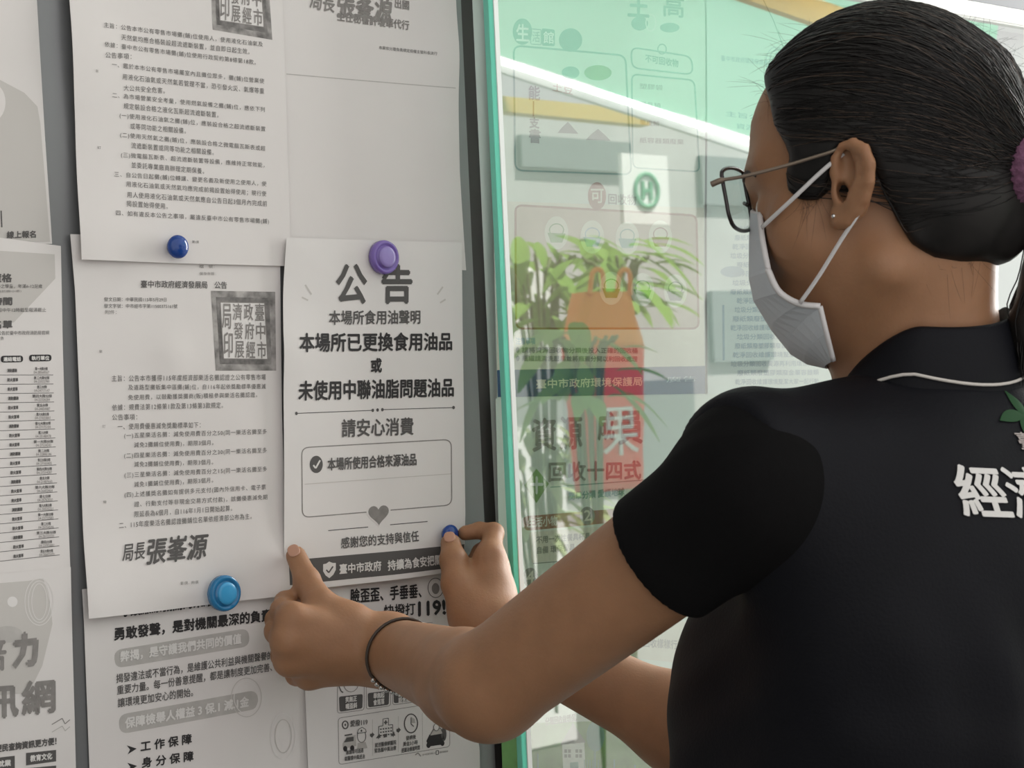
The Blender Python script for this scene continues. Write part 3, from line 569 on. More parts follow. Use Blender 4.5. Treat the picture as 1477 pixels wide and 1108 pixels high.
fr = box('trim_3', (xe-.02, -.050, ytop2+.0005), (3.15, .002, ytop2+.2), GFRAME); tag(fr, kind='structure')

# ------------------------------------------------------------------ the street opposite, seen mirrored in the glass
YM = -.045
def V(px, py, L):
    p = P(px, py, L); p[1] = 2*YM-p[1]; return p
AWN = translucent_mat('green_awning_cloth', (0.50, 0.77, 0.65), 0.6)
def sheet_grid(name, q, m, n=24, amp=.0, parent=None):
    q = [np.array(p) for p in q]; nrm = np.cross(q[1]-q[0], q[3]-q[0]); nrm /= np.linalg.norm(nrm); Vv = []; Fc = []
    for off in (0, .004):
        for i in range(n+1):
            for j in range(n+1):
                u, v = j/n, i/n
                p = (1-u)*(1-v)*q[0]+u*(1-v)*q[1]+u*v*q[2]+(1-u)*v*q[3]
                Vv.append(p+nrm*(off+amp*math.sin(u*26)*(.4+v)+amp*.7*math.sin(u*11+v*4)))
    for b in (0, (n+1)**2):
        for i in range(n):
            for j in range(n): Fc.append((b+i*(n+1)+j, b+i*(n+1)+j+1, b+(i+1)*(n+1)+j+1, b+(i+1)*(n+1)+j))
    o = obj_from(name, Vv, Fc, m, smooth=True)
    if parent is not None: under(o, parent)
    return o
def beam(name, a, b, hw, hh, m, parent=None):
    a, b = np.array(a), np.array(b); t = (b-a)/np.linalg.norm(b-a); s_ = np.cross(t, [0, 0, 1.0]); s_ /= np.linalg.norm(s_); u = np.cross(s_, t)
    Vv = [p+s_*hw*i+u*hh*j for p in (a, b) for i, j in ((-1, -1), (1, -1), (1, 1), (-1, 1))]
    o = obj_from(name, Vv, [(0, 3, 2, 1), (4, 5, 6, 7), (0, 1, 5, 4), (1, 2, 6, 5), (2, 3, 7, 6), (3, 0, 4, 7)], m)
    if parent is not None: under(o, parent)
    return o
WHITEP = mat('white_painted_metal', (0.85, 0.86, 0.85), 0.4); YELP = mat('yellow_painted_beam', (0.75, 0.50, 0.16), 0.5, var=.1, vscale=6)
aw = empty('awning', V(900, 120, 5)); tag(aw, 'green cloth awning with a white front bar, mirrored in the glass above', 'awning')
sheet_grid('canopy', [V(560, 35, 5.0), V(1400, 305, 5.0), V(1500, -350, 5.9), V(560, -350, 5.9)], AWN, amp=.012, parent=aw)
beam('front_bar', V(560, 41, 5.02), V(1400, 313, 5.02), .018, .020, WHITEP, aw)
BARGLOW = bpy.data.materials.new('bar_glow_white'); BARGLOW.use_nodes = True
BARGLOW.node_tree.nodes['Principled BSDF'].inputs['Emission Color'].default_value = (1, .98, .95, 1); BARGLOW.node_tree.nodes['Principled BSDF'].inputs['Emission Strength'].default_value = 3.0
tl_ = tube('bar_glow_tube', [V(560, 35, 4.98), V(1000, 178, 4.98), V(1400, 307, 4.98)], .009, BARGLOW); tag(tl_, 'long added white lamp under the awning edge, mirrored in the glass', 'glow')  # added emissive tube; brightens the white bar line mirrored in the glass
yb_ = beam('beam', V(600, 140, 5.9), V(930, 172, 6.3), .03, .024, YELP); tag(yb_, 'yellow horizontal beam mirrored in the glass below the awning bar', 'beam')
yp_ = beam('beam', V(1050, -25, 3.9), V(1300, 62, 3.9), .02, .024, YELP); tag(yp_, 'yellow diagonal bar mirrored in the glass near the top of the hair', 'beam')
WALLB = mat('tiled_facade', (0.46, 0.47, 0.46), 0.7, var=.12, vscale=2); WIND = mat('dark_shop_window', (0.22, 0.25, 0.25), 0.2)
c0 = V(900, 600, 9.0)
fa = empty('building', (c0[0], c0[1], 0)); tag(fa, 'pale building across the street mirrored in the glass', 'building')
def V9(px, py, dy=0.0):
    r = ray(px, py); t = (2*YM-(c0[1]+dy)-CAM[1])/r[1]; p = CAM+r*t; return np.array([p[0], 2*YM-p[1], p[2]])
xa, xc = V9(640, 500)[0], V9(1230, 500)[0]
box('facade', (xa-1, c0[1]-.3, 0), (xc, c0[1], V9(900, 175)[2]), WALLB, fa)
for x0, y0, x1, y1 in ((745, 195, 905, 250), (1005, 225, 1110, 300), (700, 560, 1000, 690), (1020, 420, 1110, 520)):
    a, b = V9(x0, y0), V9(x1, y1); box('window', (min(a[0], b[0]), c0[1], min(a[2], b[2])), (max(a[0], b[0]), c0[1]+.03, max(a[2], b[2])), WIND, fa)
sg = V(932, 275, 7.5); sgn = empty('sign', sg); tag(sgn, 'white tiled sign with a green ring and letter H mirrored in the glass', 'sign')
box('panel', (sg[0]-.13, sg[1]-.02, sg[2]-.13), (sg[0]+.13, sg[1]+.0, sg[2]+.14), WHITEP, sgn)
GRNP = mat('sign_green', (0.10, 0.35, 0.20), 0.5)
lathe('ring', [(.055, .002), (.055, .008), (.072, .008), (.072, .002)], (sg[0], sg[1], sg[2]), (0, 1, 0), GRNP, sgn)
for dx in (-.022, .022): box('letter_stroke', (sg[0]+dx-.008, sg[1], sg[2]-.035), (sg[0]+dx+.008, sg[1]+.008, sg[2]+.035), GRNP, sgn)
box('letter_stroke', (sg[0]-.014, sg[1], sg[2]-.007), (sg[0]+.014, sg[1]+.007, sg[2]+.007), GRNP, sgn)
# hanging red and orange fruit banner
bn = V(872, 548, 6.0); ban = empty('banner', bn); tag(ban, 'red and orange hanging bag with white lettering mirrored in the glass', 'banner')
REDP = mat('red_banner_cloth', (0.95, 0.05, 0.035), 0.6); ORP = mat('orange_banner_cloth', (1.0, 0.34, 0.05), 0.6)
def rounded_bag(name, z0, z1, w0, w1, d, m):
    prof = []; n = 40; Vv = []; Fc = []
    zs = np.linspace(z0, z1, 8)
    for z in zs:
        t = (z-z0)/(z1-z0); ww = w0+(w1-w0)*t
        for k in range(n):
            q = 2*math.pi*k/n; cx_, sy_ = math.cos(q), math.sin(q)
            Vv.append((bn[0]+ww*np.sign(cx_)*abs(cx_)**.5, bn[1]+d*np.sign(sy_)*abs(sy_)**.6*(1+.1*math.sin(9*q+z*30)), bn[2]+z))
    for i in range(7):
        for k in range(n): Fc.append((i*n+k, i*n+(k+1) % n, (i+1)*n+(k+1) % n, (i+1)*n+k))
    Fc.append(tuple(range(n-1, -1, -1))); Fc.append(tuple(7*n+k for k in range(n)))
    return under(obj_from(name, Vv, Fc, m, smooth=True), ban)
rounded_bag('lower_cloth', -.34, .10, .125, .16, .05, REDP); rounded_bag('upper_cloth', .101, .27, .16, .10, .05, ORP)
for dx in (-.06, .06): tube('handle', spline([bn+np.array([dx-.03, .04, .26]), bn+np.array([dx-.02, .05, .33]), bn+np.array([dx+.02, .05, .33]), bn+np.array([dx+.03, .04, .26])], 14), .008, ORP, ban)
c = bpy.data.curves.new('t', 'FONT'); c.body = '果'; c.size = .17; c.extrude = .002; o = bpy.data.objects.new('t', c); COL.objects.link(o); bpy.context.view_layer.update()
me = bpy.data.meshes.new_from_object(o.evaluated_get(bpy.context.evaluated_depsgraph_get())); bpy.data.objects.remove(o); me.materials.clear(); me.materials.append(WHITEP)
lt = bpy.data.objects.new('lettering', me); COL.objects.link(lt); lt.matrix_world = Matrix.Translation(Vector(bn+np.array([.085, .058, -.22]))) @ Matrix.Rotation(math.pi, 4, 'Z') @ Matrix.Rotation(math.pi/2, 4, 'X'); under(lt, ban); lt.matrix_parent_inverse = Matrix.Translation(ban.location).inverted()
# leafy plants
LEAF = translucent_mat('plant_leaf', (0.28, 0.46, 0.12), 0.45); LEAF2 = translucent_mat('pale_plant_leaf', (0.45, 0.55, 0.30), 0.4); STEM = mat('plant_stem', (0.12, 0.16, 0.05), 0.6); POT = mat('plant_pot', (0.35, 0.16, 0.09), 0.7)
def plant(px, py, L, n, size, spread, lab, lm):
    c = V(px, py, L); root = empty('potted_plant', (c[0], c[1], 0)); tag(root, lab, 'plant', 'plants across the street')
    Vv = []; Fc = []; SV = []; SF = []
    for i in range(n):
        a = rng.uniform(0, 2*math.pi); r_ = spread*math.sqrt(rng.uniform()); z = c[2]+rng.uniform(-.5, .5)*spread*1.5
        b = np.array([c[0]+r_*math.cos(a), c[1]+r_*.6*math.sin(a), z]); d = np.array([math.cos(a+rng.normal(0, .5)), math.sin(a)*.6+.3, rng.uniform(-.7, .25)]); d /= np.linalg.norm(d)
        s_ = np.cross(d, [0.1, .2, 1]); s_ /= np.linalg.norm(s_); up = np.cross(s_, d); l = size*rng.uniform(.7, 1.3); wd = l*.17; b0 = len(Vv)
        for k in range(7):
            t = k/6; q = b+d*l*t-np.array([0, 0, 1])*l*.35*t*t; ww = wd*math.sin(math.pi*(.06+.9*t))
            Vv += [q-s_*ww+up*ww*.25, q, q+s_*ww+up*ww*.25]
        for k in range(6):
            e = b0+3*k; Fc += [(e, e+1, e+4, e+3), (e+1, e+2, e+5, e+4)]
    for i in range(9):
        a = 2*math.pi*i/9; v_, f_ = tube_data(spline([(c[0], c[1], .3), (c[0]+.3*spread*math.cos(a), c[1]+.2*spread*math.sin(a), c[2]-spread*.5), (c[0]+.7*spread*math.cos(a), c[1]+.4*spread*math.sin(a), c[2]+spread*.4)], 10), .006, 5)
        o_ = len(SV); SV += list(v_); SF += [tuple(o_+i2 for i2 in f2) for f2 in f_]
    under(obj_from('foliage', Vv, Fc, lm, smooth=True), root); under(obj_from('stem', SV, SF, STEM, smooth=True), root)
    lathe('pot', [(.0001, 0), (.13, 0), (.19, .34), (.205, .34), (.205, .38), (.17, .38), (.16, .33), (.0001, .32)], (c[0], c[1], 0), (0, 0, 1), POT, root)
plant(775, 410, 6.6, 70, .17, .24, 'leafy green plant mirrored in the glass left of the red bag', LEAF)
plant(890, 405, 6.5, 55, .16, .20, 'leafy plant mirrored in the glass just above the red bag', LEAF)
plant(770, 690, 6.8, 80, .13, .25, 'pale low plant mirrored in the glass under the other plants', LEAF2)
plant(845, 520, 5.6, 26, .15, .17, 'sparse leafy plant mirrored in the glass in front of the red bag', LEAF)
wh = V(775, 430, 7.6); tag(box('shop_display', (wh[0]-.35, wh[1]-.3, 0), (wh[0]+.12, wh[1], wh[2]+.12), WHITEP, bevel=.01), 'white shop cabinet mirrored in the glass behind the leafy plant', 'cabinet')
# ------------------------------------------------------------------ the person: signed-distance modelling tools
def nrm(v): v = np.asarray(v, float); return v/np.linalg.norm(v)
def rc(p, a, b, ra, rb):
    a = np.asarray(a); b = np.asarray(b); ba = b-a; t = np.clip(((p-a)@ba)/max(ba@ba, 1e-12), 0, 1)
    return np.linalg.norm(p-a-t[:, None]*ba, axis=1)-(ra+(rb-ra)*t)
def ell(p, c, rad, R=None):
    q = p-np.asarray(c)
    if R is not None: q = q@R
    rad = np.asarray(rad); k0 = np.linalg.norm(q/rad, axis=1); k1 = np.linalg.norm(q/(rad*rad), axis=1)+1e-9
    return k0*(k0-1)/k1
def smin(a, b, k):
    h = np.clip(.5+.5*(b-a)/k, 0, 1); return b*(1-h)+a*h-k*h*(1-h)
def smax(a, b, k): return -smin(-a, -b, k)
def chain(p, pts, rs, k=None):
    d = None
    for i in range(len(pts)-1):
        e = rc(p, pts[i], pts[i+1], rs[i], rs[i+1]); d = e if d is None else (np.minimum(d, e) if not k else smin(d, e, k))
    return d
def chunked(f, p, n=400000):
    return np.concatenate([f(p[i:i+n]) for i in range(0, len(p), n)]) if len(p) else np.zeros(0)
def sdf_mesh(f, lo, hi, h, co=4):
    lo = np.asarray(lo, float); hi = np.asarray(hi, float); Hc = h*co
    n = np.ceil((hi-lo)/Hc).astype(int)
    gi = np.stack(np.meshgrid(*[np.arange(k) for k in n], indexing='ij'), -1).reshape(-1, 3)
    d = chunked(f, lo+(gi+.5)*Hc); gi = gi[np.abs(d) < Hc*1.25]
    sub = np.stack(np.meshgrid(*[np.arange(co)]*3, indexing='ij'), -1).reshape(-1, 3)
    cells = (gi[:, None]*co+sub[None]).reshape(-1, 3)
    NN = n*co+2
    enc = lambda c: (c[..., 0]*NN[1]+c[..., 1])*NN[2]+c[..., 2]
    off = np.array([(i, j, k) for i in (0, 1) for j in (0, 1) for k in (0, 1)])
    cc = cells[:, None]+off[None]; ce = enc(cc)
    ue, inv = np.unique(ce, return_inverse=True); inv = inv.reshape(ce.shape)
    uc = np.stack([ue//(NN[1]*NN[2]), (ue//NN[2]) % NN[1], ue % NN[2]], -1)
    val = chunked(f, lo+uc*h)
    cv = val[inv]; ins = cv < 0; act = ins.any(1) & ~ins.all(1)
    cells, cv = cells[act], cv[act]; ins = cv < 0
    acc = np.zeros((len(cells), 3)); cnt = np.zeros(len(cells))
    for a in range(8):
        for b in range(a+1, 8):
            if np.abs(off[a]-off[b]).sum() != 1: continue
            x = ins[:, a] != ins[:, b]; t = np.where(x, cv[:, a]/np.where(x, cv[:, a]-cv[:, b], 1), 0)
            pt = off[a]+t[:, None]*(off[b]-off[a]); acc[x] += pt[x]; cnt[x] += 1
    verts = lo+(cells+acc/cnt[:, None])*h
    key = enc(cells); o = np.argsort(key); ks = key[o]
    def look(c):
        e = enc(c); i = np.clip(np.searchsorted(ks, e), 0, len(ks)-1); return np.where(ks[i] == e, o[i], -1)
    faces = []
    for ax, (u, v) in ((0, (1, 2)), (1, (2, 0)), (2, (0, 1))):
        ia = 0; ib = {0: 4, 1: 2, 2: 1}[ax]
        x = ins[:, ia] != ins[:, ib]; c = cells[x]; inn = ins[x, ia]
        du = np.zeros(3, int); du[u] = 1; dv = np.zeros(3, int); dv[v] = 1
        q = np.stack([look(c), look(c-du), look(c-du-dv), look(c-dv)], 1)
        ok = (q >= 0).all(1); q = q[ok]; inn = inn[ok]
        q[~inn] = q[~inn][:, ::-1]; faces.append(q)
    return verts, np.concatenate(faces)
def sdf_obj(name, f, lo, hi, h, m, parent, midx=None):
    V_, F_ = sdf_mesh(f, lo, hi, h)
    me = bpy.data.meshes.new(name); me.vertices.add(len(V_)); me.vertices.foreach_set('co', V_.ravel())
    me.loops.add(F_.size); me.loops.foreach_set('vertex_index', F_.ravel().astype(np.int32))
    me.polygons.add(len(F_)); me.polygons.foreach_set('loop_start', np.arange(0, F_.size, 4, dtype=np.int32)); me.polygons.foreach_set('loop_total', np.full(len(F_), 4, dtype=np.int32))
    for mm in (m if isinstance(m, list) else [m]): me.materials.append(mm)
    if midx is not None: me.polygons.foreach_set('material_index', midx(V_[F_].mean(1)).astype(np.int32))
    me.polygons.foreach_set('use_smooth', np.ones(len(F_), dtype=bool)); me.update(calc_edges=True); me.validate()
    o = bpy.data.objects.new(name, me); COL.objects.link(o)
    if parent is not None: under(o, parent)
    return o

# ------------------------------------------------------------------ skeleton
ph, pitch = math.radians(20), math.radians(8)
fh0 = -R0*math.cos(ph)+F*math.sin(ph); rh = np.cross(fh0, U0)
fh = fh0*math.cos(pitch)-U0*math.sin(pitch); uh = U0*math.cos(pitch)+fh0*math.sin(pitch)
HC = P(1281, 272, 1.285); HM = np.stack([rh, fh, uh], 1)
def hl(x, y, z): return HC+rh*x+fh*y+uh*z
def hx(px, py, xl):                    # point on the plane x = xl of the head
    r = ray(px, py); t = (xl-(CAM-HC)@rh)/(r@rh); return CAM+r*t
def hy(px, py, yl):
    r = ray(px, py); t = (yl-(CAM-HC)@fh)/(r@fh); return CAM+r*t
def tol(p): return (np.asarray(p)-HC)@HM
Ls, Rs = P(1090, 703, 1.215), P(1545, 715, 1.42)
ATL, ATR = P(1092, 683, 1.222), P(1540, 680, 1.415)
EL, WL = P(706, 990, 1.325), PW(560, 938, .084)
ER, WR = P(1110, 1110, 1.56), PW(704, 903, .070)
Nb = P(1328, 560, 1.30); NH = hl(0, -.018, -.045)
rt = nrm([Rs[0]-Ls[0], Rs[1]-Ls[1], 0]); ft = np.cross(U0, rt); TM = np.stack([rt, ft, U0], 1); TC = (Ls+Rs)/2
def tl(x, y, z): return TC+rt*x+ft*y+U0*z

# hand joints: (px, py, distance from the board, radius)
def J(*a): return [PW(x, y, h_) for x, y, h_, r in a], [r for x, y, h_, r in a]
LH = dict(thumb=J((505, 900, .072, .015), (462, 872, .056, .0125), (443, 838, .034, .0098), (427, 802, .0185, .0082)),
          index=J((422, 893, .061, .0115), (409, 881, .038, .0098), (411, 868, .024, .0085), (427, 866, .021, .0078)),
          middle=J((415, 925, .061, .0115), (401, 911, .036, .0100), (398, 894, .022, .0088), (413, 888, .021, .0078)),
          ring=J((418, 953, .055, .0110), (409, 945, .030, .0095), (410, 928, .020, .0085), (424, 918, .019, .0075)),
          pinky=J((446, 973, .049, .0105), (428, 973, .026, .0085), (432, 957, .018, .0075), (443, 946, .017, .0068)))
RH = dict(thumb=J((676, 880, .062, .0165), (659, 842, .049, .0132), (654, 808, .037, .0106), (650, 784, .0275, .0088)),
          index=J((706, 803, .056, .0108), (712, 769, .041, .0085), (692, 765, .029, .0074), (671, 769, .021, .0066)),
          middle=J((712, 818, .053, .0110), (709, 788, .031, .0086), (693, 796, .020, .0075), (685, 808, .018, .0068)),
          ring=J((714, 838, .048, .0106), (712, 810, .026, .0084), (698, 818, .018, .0074), (689, 830, .017, .0067)),
          pinky=J((713, 858, .046, .0100), (711, 834, .024, .0076), (699, 840, .017, .0066), (690, 850, .016, .0060)))
def hand(p, Hd, W, palm_r):
    d = None
    for f_ in ('index', 'middle', 'ring', 'pinky'):
        e = rc(p, W, Hd[f_][0][0], palm_r, Hd[f_][1][0]*1.12); d = e if d is None else smin(d, e, .012)
    mid = (Hd['index'][0][0]+Hd['pinky'][0][0])/2
    d = smin(d, rc(p, W*.4+mid*.6, Hd['thumb'][0][0], .018, .015), .014)
    fg = None
    for f_ in ('index', 'middle', 'ring', 'pinky'):
        pts, rs = Hd[f_]; e = chain(p, pts, rs, .002)
        e = smin(e, np.linalg.norm(p-pts[1], axis=1)-rs[1]*1.06, .003)
        fg = e if fg is None else smin(fg, e, .0016)
    d = smin(d, fg, .007)
    pts, rs = Hd['thumb']; th = chain(p, pts, rs, .004); th = smin(th, np.linalg.norm(p-pts[2], axis=1)-rs[2]*1.05, .004)
    return smin(d, th, .009)
# ear, traced along its rim
EAR = [hx(1209, 268, -.076), hx(1204, 250, -.079), hx(1206, 230, -.082), hx(1216, 213, -.085), hx(1231, 208, -.088), hx(1246, 216, -.091), hx(1254, 236, -.092), hx(1253, 262, -.090), hx(1246, 285, -.086), hx(1235, 303, -.082), hx(1222, 317, -.079), hx(1211, 320, -.077), hx(1207, 306, -.075)]
EARR = [.0028, .003, .0032, .0034, .0036, .0038, .0038, .0038, .0042, .0050, .0055, .0050, .0042]
ANTI = [hx(1232, 226, -.085), hx(1241, 243, -.087), hx(1240, 265, -.086), hx(1231, 286, -.083), hx(1221, 297, -.080)]
def mir(p): q = tol(p); return hl(-q[0], q[1], q[2])
EARm = [mir(p) for p in EAR]; ANTIm = [mir(p) for p in ANTI]
Rear = HM
def ear(p, rim, anti, sgn):
    d = chain(p, rim, EARR, .002)
    d = smin(d, chain(p, anti, [.004, .0045, .0045, .0045, .004], .002), .003)
    c = [hl(sgn*x, *tol(hx(a, b, -.08))[1:]) for a, b, x in ((1231, 248, .0735), (1228, 280, .0735), (1217, 306, .0735))]
    for cc, rr in zip(c, ((.0065, .0125, .0185), (.0065, .0105, .016), (.0055, .006, .011))): d = smin(d, ell(p, cc, rr, HM), .004)
    tr = hl(sgn*.0775, *tol(hx(1209, 280, -.078))[1:]); d = smin(d, ell(p, tr, (.004, .0045, .0065), HM), .003)
    cn = hl(sgn*.082, *tol(hx(1215, 277, -.08))[1:]); d = smax(d, -ell(p, cn, (.016, .0038, .0070), HM), .002)
    sc = hl(sgn*.090, *tol(hx(1223, 240, -.08))[1:]); d = smax(d, -ell(p, sc, (.012, .0060, .0115), HM), .003)
    return d
def head(p):
    q = (p-HC)@HM; qa = q.copy(); qa[:, 0] = np.abs(q[:, 0])
    d = ell(q, (0, -.005, .034), (.0735, .087, .076))
    d = smin(d, ell(q, (0, .033, .034), (.060, .046, .056)), .02)
    d = smin(d, ell(q, (0, .030, -.026), (.061, .056, .070)), .025)
    d = smin(d, rc(qa, (.012, .078, .024), (.040, .066, .026), .012, .012), .012)
    d = smin(d, ell(qa, (.046, .050, -.022), (.022, .024, .026)), .018)
    d = smin(d, rc(qa, (.056, .004, -.055), (.011, .060, -.086), .014, .013), .022)
    d = smin(d, ell(q, (0, .060, -.062), (.034, .028, .028)), .016)
    d = smin(d, rc(q, (0, .083, .014), (0, .086, -.026), .007, .0085), .010)
    d = smin(d, ell(qa, (.012, .080, -.030), (.0075, .009, .0065)), .006)
    d = smax(d, -ell(qa, (.031, .096, .000), (.018, .016, .012)), .012)
    d = smin(d, ell(qa, (.031, .070, .000), (.0145, .0125, .0125)), .004)
    d = smin(d, rc(q, (-.018, .083, -.056), (.018, .083, -.056), .0055, .0055), .005)
    d = smin(d, rc(q, (-.014, .081, -.066), (.014, .081, -.066), .006, .006), .005)
    return d
TFULL = 0.0
def torso(p):
    q = (p-TC)@TM; qa = q.copy(); qa[:, 0] = np.abs(q[:, 0])
    d = ell(q, (.0, .0, -.17), (.150, .108, .23))
    d = smin(d, ell(q, (0.0, -.035, -.06), (.150, .080, .13)), .05)
    d = smin(d, ell(qa, (.070, .078, -.155), (.064, .062, .110)), .04)
    d = smin(d, ell(q, (0, .026, -.38), (.150, .126, .22)), .07)
    d = smin(d, ell(qa, (.05, -.015, -.56), (.118, .120, .15)), .07)
    nb = (Nb-TC)@TM
    d = smin(d, rc(q, (ATL-TC)@TM, nb+np.array([0, -.014, -.058]), .043, .038), .045)
    d = smin(d, rc(q, (ATR-TC)@TM, nb+np.array([0, -.014, -.058]), .043, .038), .045)
    return d
dL = nrm(EL-Ls); dR = nrm(ER-Rs)
def bb(pts, m): pts = np.array(pts); return pts.min(0)-m, pts.max(0)+m
def grp(f, lo, hi):
    def g(p):
        o = np.maximum(np.maximum(lo-p, p-hi), 0); dist = np.linalg.norm(o, axis=1); r = dist+.02
        i = dist <= 0
        if i.any(): r[i] = f(p[i])
        return r
    return g
def armL(p):
    d = smin(rc(p, Ls, EL, .042, .0365), rc(p, EL, WL, .0365, .0255), .010)
    m = EL*.75+WL*.25; d = smin(d, np.linalg.norm(p-m-np.array([0, -.006, -.004]), axis=1)-.0345, .012)
    return smin(d, hand(p, LH, WL, .0235), .014)
def armR(p):
    d = smin(rc(p, Rs, ER, .042, .0385), rc(p, ER, WR, .0385, .0255), .03)
    m = ER*.72+WR*.28; d = smin(d, np.linalg.norm(p-m, axis=1)-.0365, .03)
    return smin(d, hand(p, RH, WR, .0225), .014)
hp_ = [hl(x, y, z) for x in (-.1, .1) for y in (-.12, .13) for z in (-.13, .13)]
g_head = grp(lambda p: smin(smin(head(p), ear(p, EAR, ANTI, -1), .005), ear(p, EARm, ANTIm, 1), .005), *bb(hp_, .0))
g_neck = grp(lambda p: smin(rc(p, NH, Nb, .045, .050), rc(p, Nb, tl(0, -.02, -.10), .050, .06), .03), *bb([NH, Nb, tl(0, 0, -.12)], .09))
g_torso = grp(lambda p: torso(p)+.014, *bb([tl(x, y, z) for x in (-.22, .22) for y in (-.17, .17) for z in (-.72, .12)], 0.0))
g_aL = grp(armL, *bb([Ls, EL, WL]+[q for v in LH.values() for q in v[0]], .06))
g_aR = grp(armR, *bb([Rs, ER, WR]+[q for v in RH.values() for q in v[0]], .06))
def body(p):
    d = smin(g_head(p), g_neck(p), .028)
    d = smin(d, g_torso(p), .02)
    return smin(smin(d, g_aL(p), .012), g_aR(p), .012)
SKIN = mat('skin', (0.335, 0.172, 0.092), 0.5, var=.06, vscale=60, bump=.10, bscale=420, spec=.35, sss=.25)
NAIL = mat('fingernail', (0.50, 0.27, 0.185), 0.3, spec=.5)
BROW = mat('eyebrow_hair', (0.05, 0.035, 0.03), 0.6)
base = np.array([TC[0], TC[1], 0.0])
person = empty('person', base)
tag(person, 'person in black polo and navy vest, masked, with glasses, pinning up a notice', 'person')
nail_pts = []
for Hd in (LH, RH):
    for f_, (pts, rs) in Hd.items():
        if f_ != 'thumb': continue
        ax = nrm(pts[-1]-pts[-2]); toc = nrm(CAM-pts[-1]); toc = nrm(toc-ax*(toc@ax)); nail_pts.append((pts[-1]+toc*rs[-1]*.95+ax*.001, ax))
def bmat(c):
    m = np.zeros(len(c), int)
    q = (c-HC)@HM; qa = np.abs(q[:, 0])
    m[(qa > .012) & (qa < .05) & (q[:, 1] > .055) & (np.abs(q[:, 2]-.026+.15*np.maximum(qa-.035, 0)) < .0)] = 1
    for pt, ax in nail_pts:
        v = c-pt; al = v@ax; r_ = np.linalg.norm(v-al[:, None]*ax, axis=1); m[(np.abs(al) < .0) & (r_ < .0052)] = 2
    return m
allp = [Ls, Rs, EL, ER, WL, WR]+hp_+[q for Hd in (LH, RH) for v in Hd.values() for q in v[0]]+[tl(x, y, z) for x in (-.2, .2) for y in (-.15, .15) for z in (-.66, .1)]
blo, bhi = bb(allp, .05)
sdf_obj('body', body, blo, bhi, .0024, [SKIN, BROW, NAIL], person, bmat)

def blob(name, c, axes, rad, m, parent, n=12):
    Vv = []; Fc = []
    for i in range(n+1):
        t = math.pi*i/n
        for k in range(2*n):
            q = math.pi*k/n; v_ = np.array([math.sin(t)*math.cos(q), math.sin(t)*math.sin(q), math.cos(t)])
            v_ = np.sign(v_)*np.abs(v_)**.8*np.array(rad); Vv.append(np.asarray(c)+axes@v_)
    for i in range(n):
        for k in range(2*n): Fc.append((i*2*n+k, i*2*n+(k+1) % (2*n), (i+1)*2*n+(k+1) % (2*n), (i+1)*2*n+k))
    return under(obj_from(name, Vv, Fc, m, smooth=True), parent)
for pt, ax in nail_pts:
    toc = nrm(CAM-pt); toc = nrm(toc-ax*(toc@ax)+ax*.12); sd_ = np.cross(ax, toc); s0 = np.linspace(-.006, .006, 121); dd = body(pt+s0[:, None]*toc); pc = pt+toc*s0[np.argmax(dd > -.0003)]
    blob('fingernail', pc, np.stack([sd_, nrm(ax-toc*(ax@toc)), toc], 1), (.0050, .0060, .0011), NAIL, person)
for sg_ in (1, -1):
    bx = [np.array((sg_*x, .105, z)) for x, z in ((.014, .0235), (.024, .0265), (.036, .0262), (.048, .021))]; pe = []
    for q_ in bx:
        s0 = np.linspace(0, .06, 241); dd = body(hl(*q_)-s0[:, None]*fh); pe.append(hl(*q_)-fh*(s0[np.argmax(dd < .0004)]))
    tube('eyebrow', spline(pe, 14), np.r_[.0008, np.linspace(.0022, .0008, 13)], BROW, person, 6, flat=.7)
# ------------------------------------------------------------------ clothes
BLACKC = mat('black_knit', (0.004, 0.0037, 0.004), 0.9, var=.1, vscale=40, bump=.15, bscale=700, spec=.15)
NAVYC = mat('navy_vest_cloth', (0.0030, 0.0032, 0.0058), 0.65, var=.1, vscale=30, bump=.15, bscale=500, spec=.22)
def wr(p, a=.0015): return a*(np.sin(p[:, 0]*70+p[:, 2]*38+3*np.sin(p[:, 2]*21))*np.sin(p[:, 1]*55+p[:, 2]*30))
tHL = .335; tHR = .36
def sleeve(p, S, E, t, dr):
    A_ = ATL if S is Ls else ATR
    d = smin(rc(p, S, S*(1-t)+E*t, .0480, .0462), rc(p, A_, S, .039, .046), .03)
    return d
def sleeve_in(p, S, E, t, dr): return rc(p, S*(1-t*.55)+E*t*.55, S*(1-t*1.6)+E*t*1.6, .0408, .0408)
def shirt(p):
    d = torso(p)-.001
    for S, E, t, dr in ((Ls, EL, tHL, dL), (Rs, ER, tHR, dR)):
        s_ = sleeve(p, S, E, t+.08, dr)+wr(p, .0006); hem = S*(1-t)+E*t
        s_ = smax(s_, (p-hem)@dr, .003); s_ = smax(s_, -sleeve_in(p, S, E, t, dr), .002)
        d = smin(d, s_, .02)
    q = (p-TC)@TM
    d = smax(d, -rc(p, Nb-U0*.01, NH, .052, .056), .01)
    return smax(d, -.60-q[:, 2], .004)
slo, shi = bb([tl(x, y, z) for x in (-.21, .21) for y in (-.16, .16) for z in (-.62, .09)]+[Ls*(1-.4)+EL*.4, Rs*.6+ER*.4], .06)
sdf_obj('polo_shirt', shirt, slo, shi, .003, BLACKC, person)
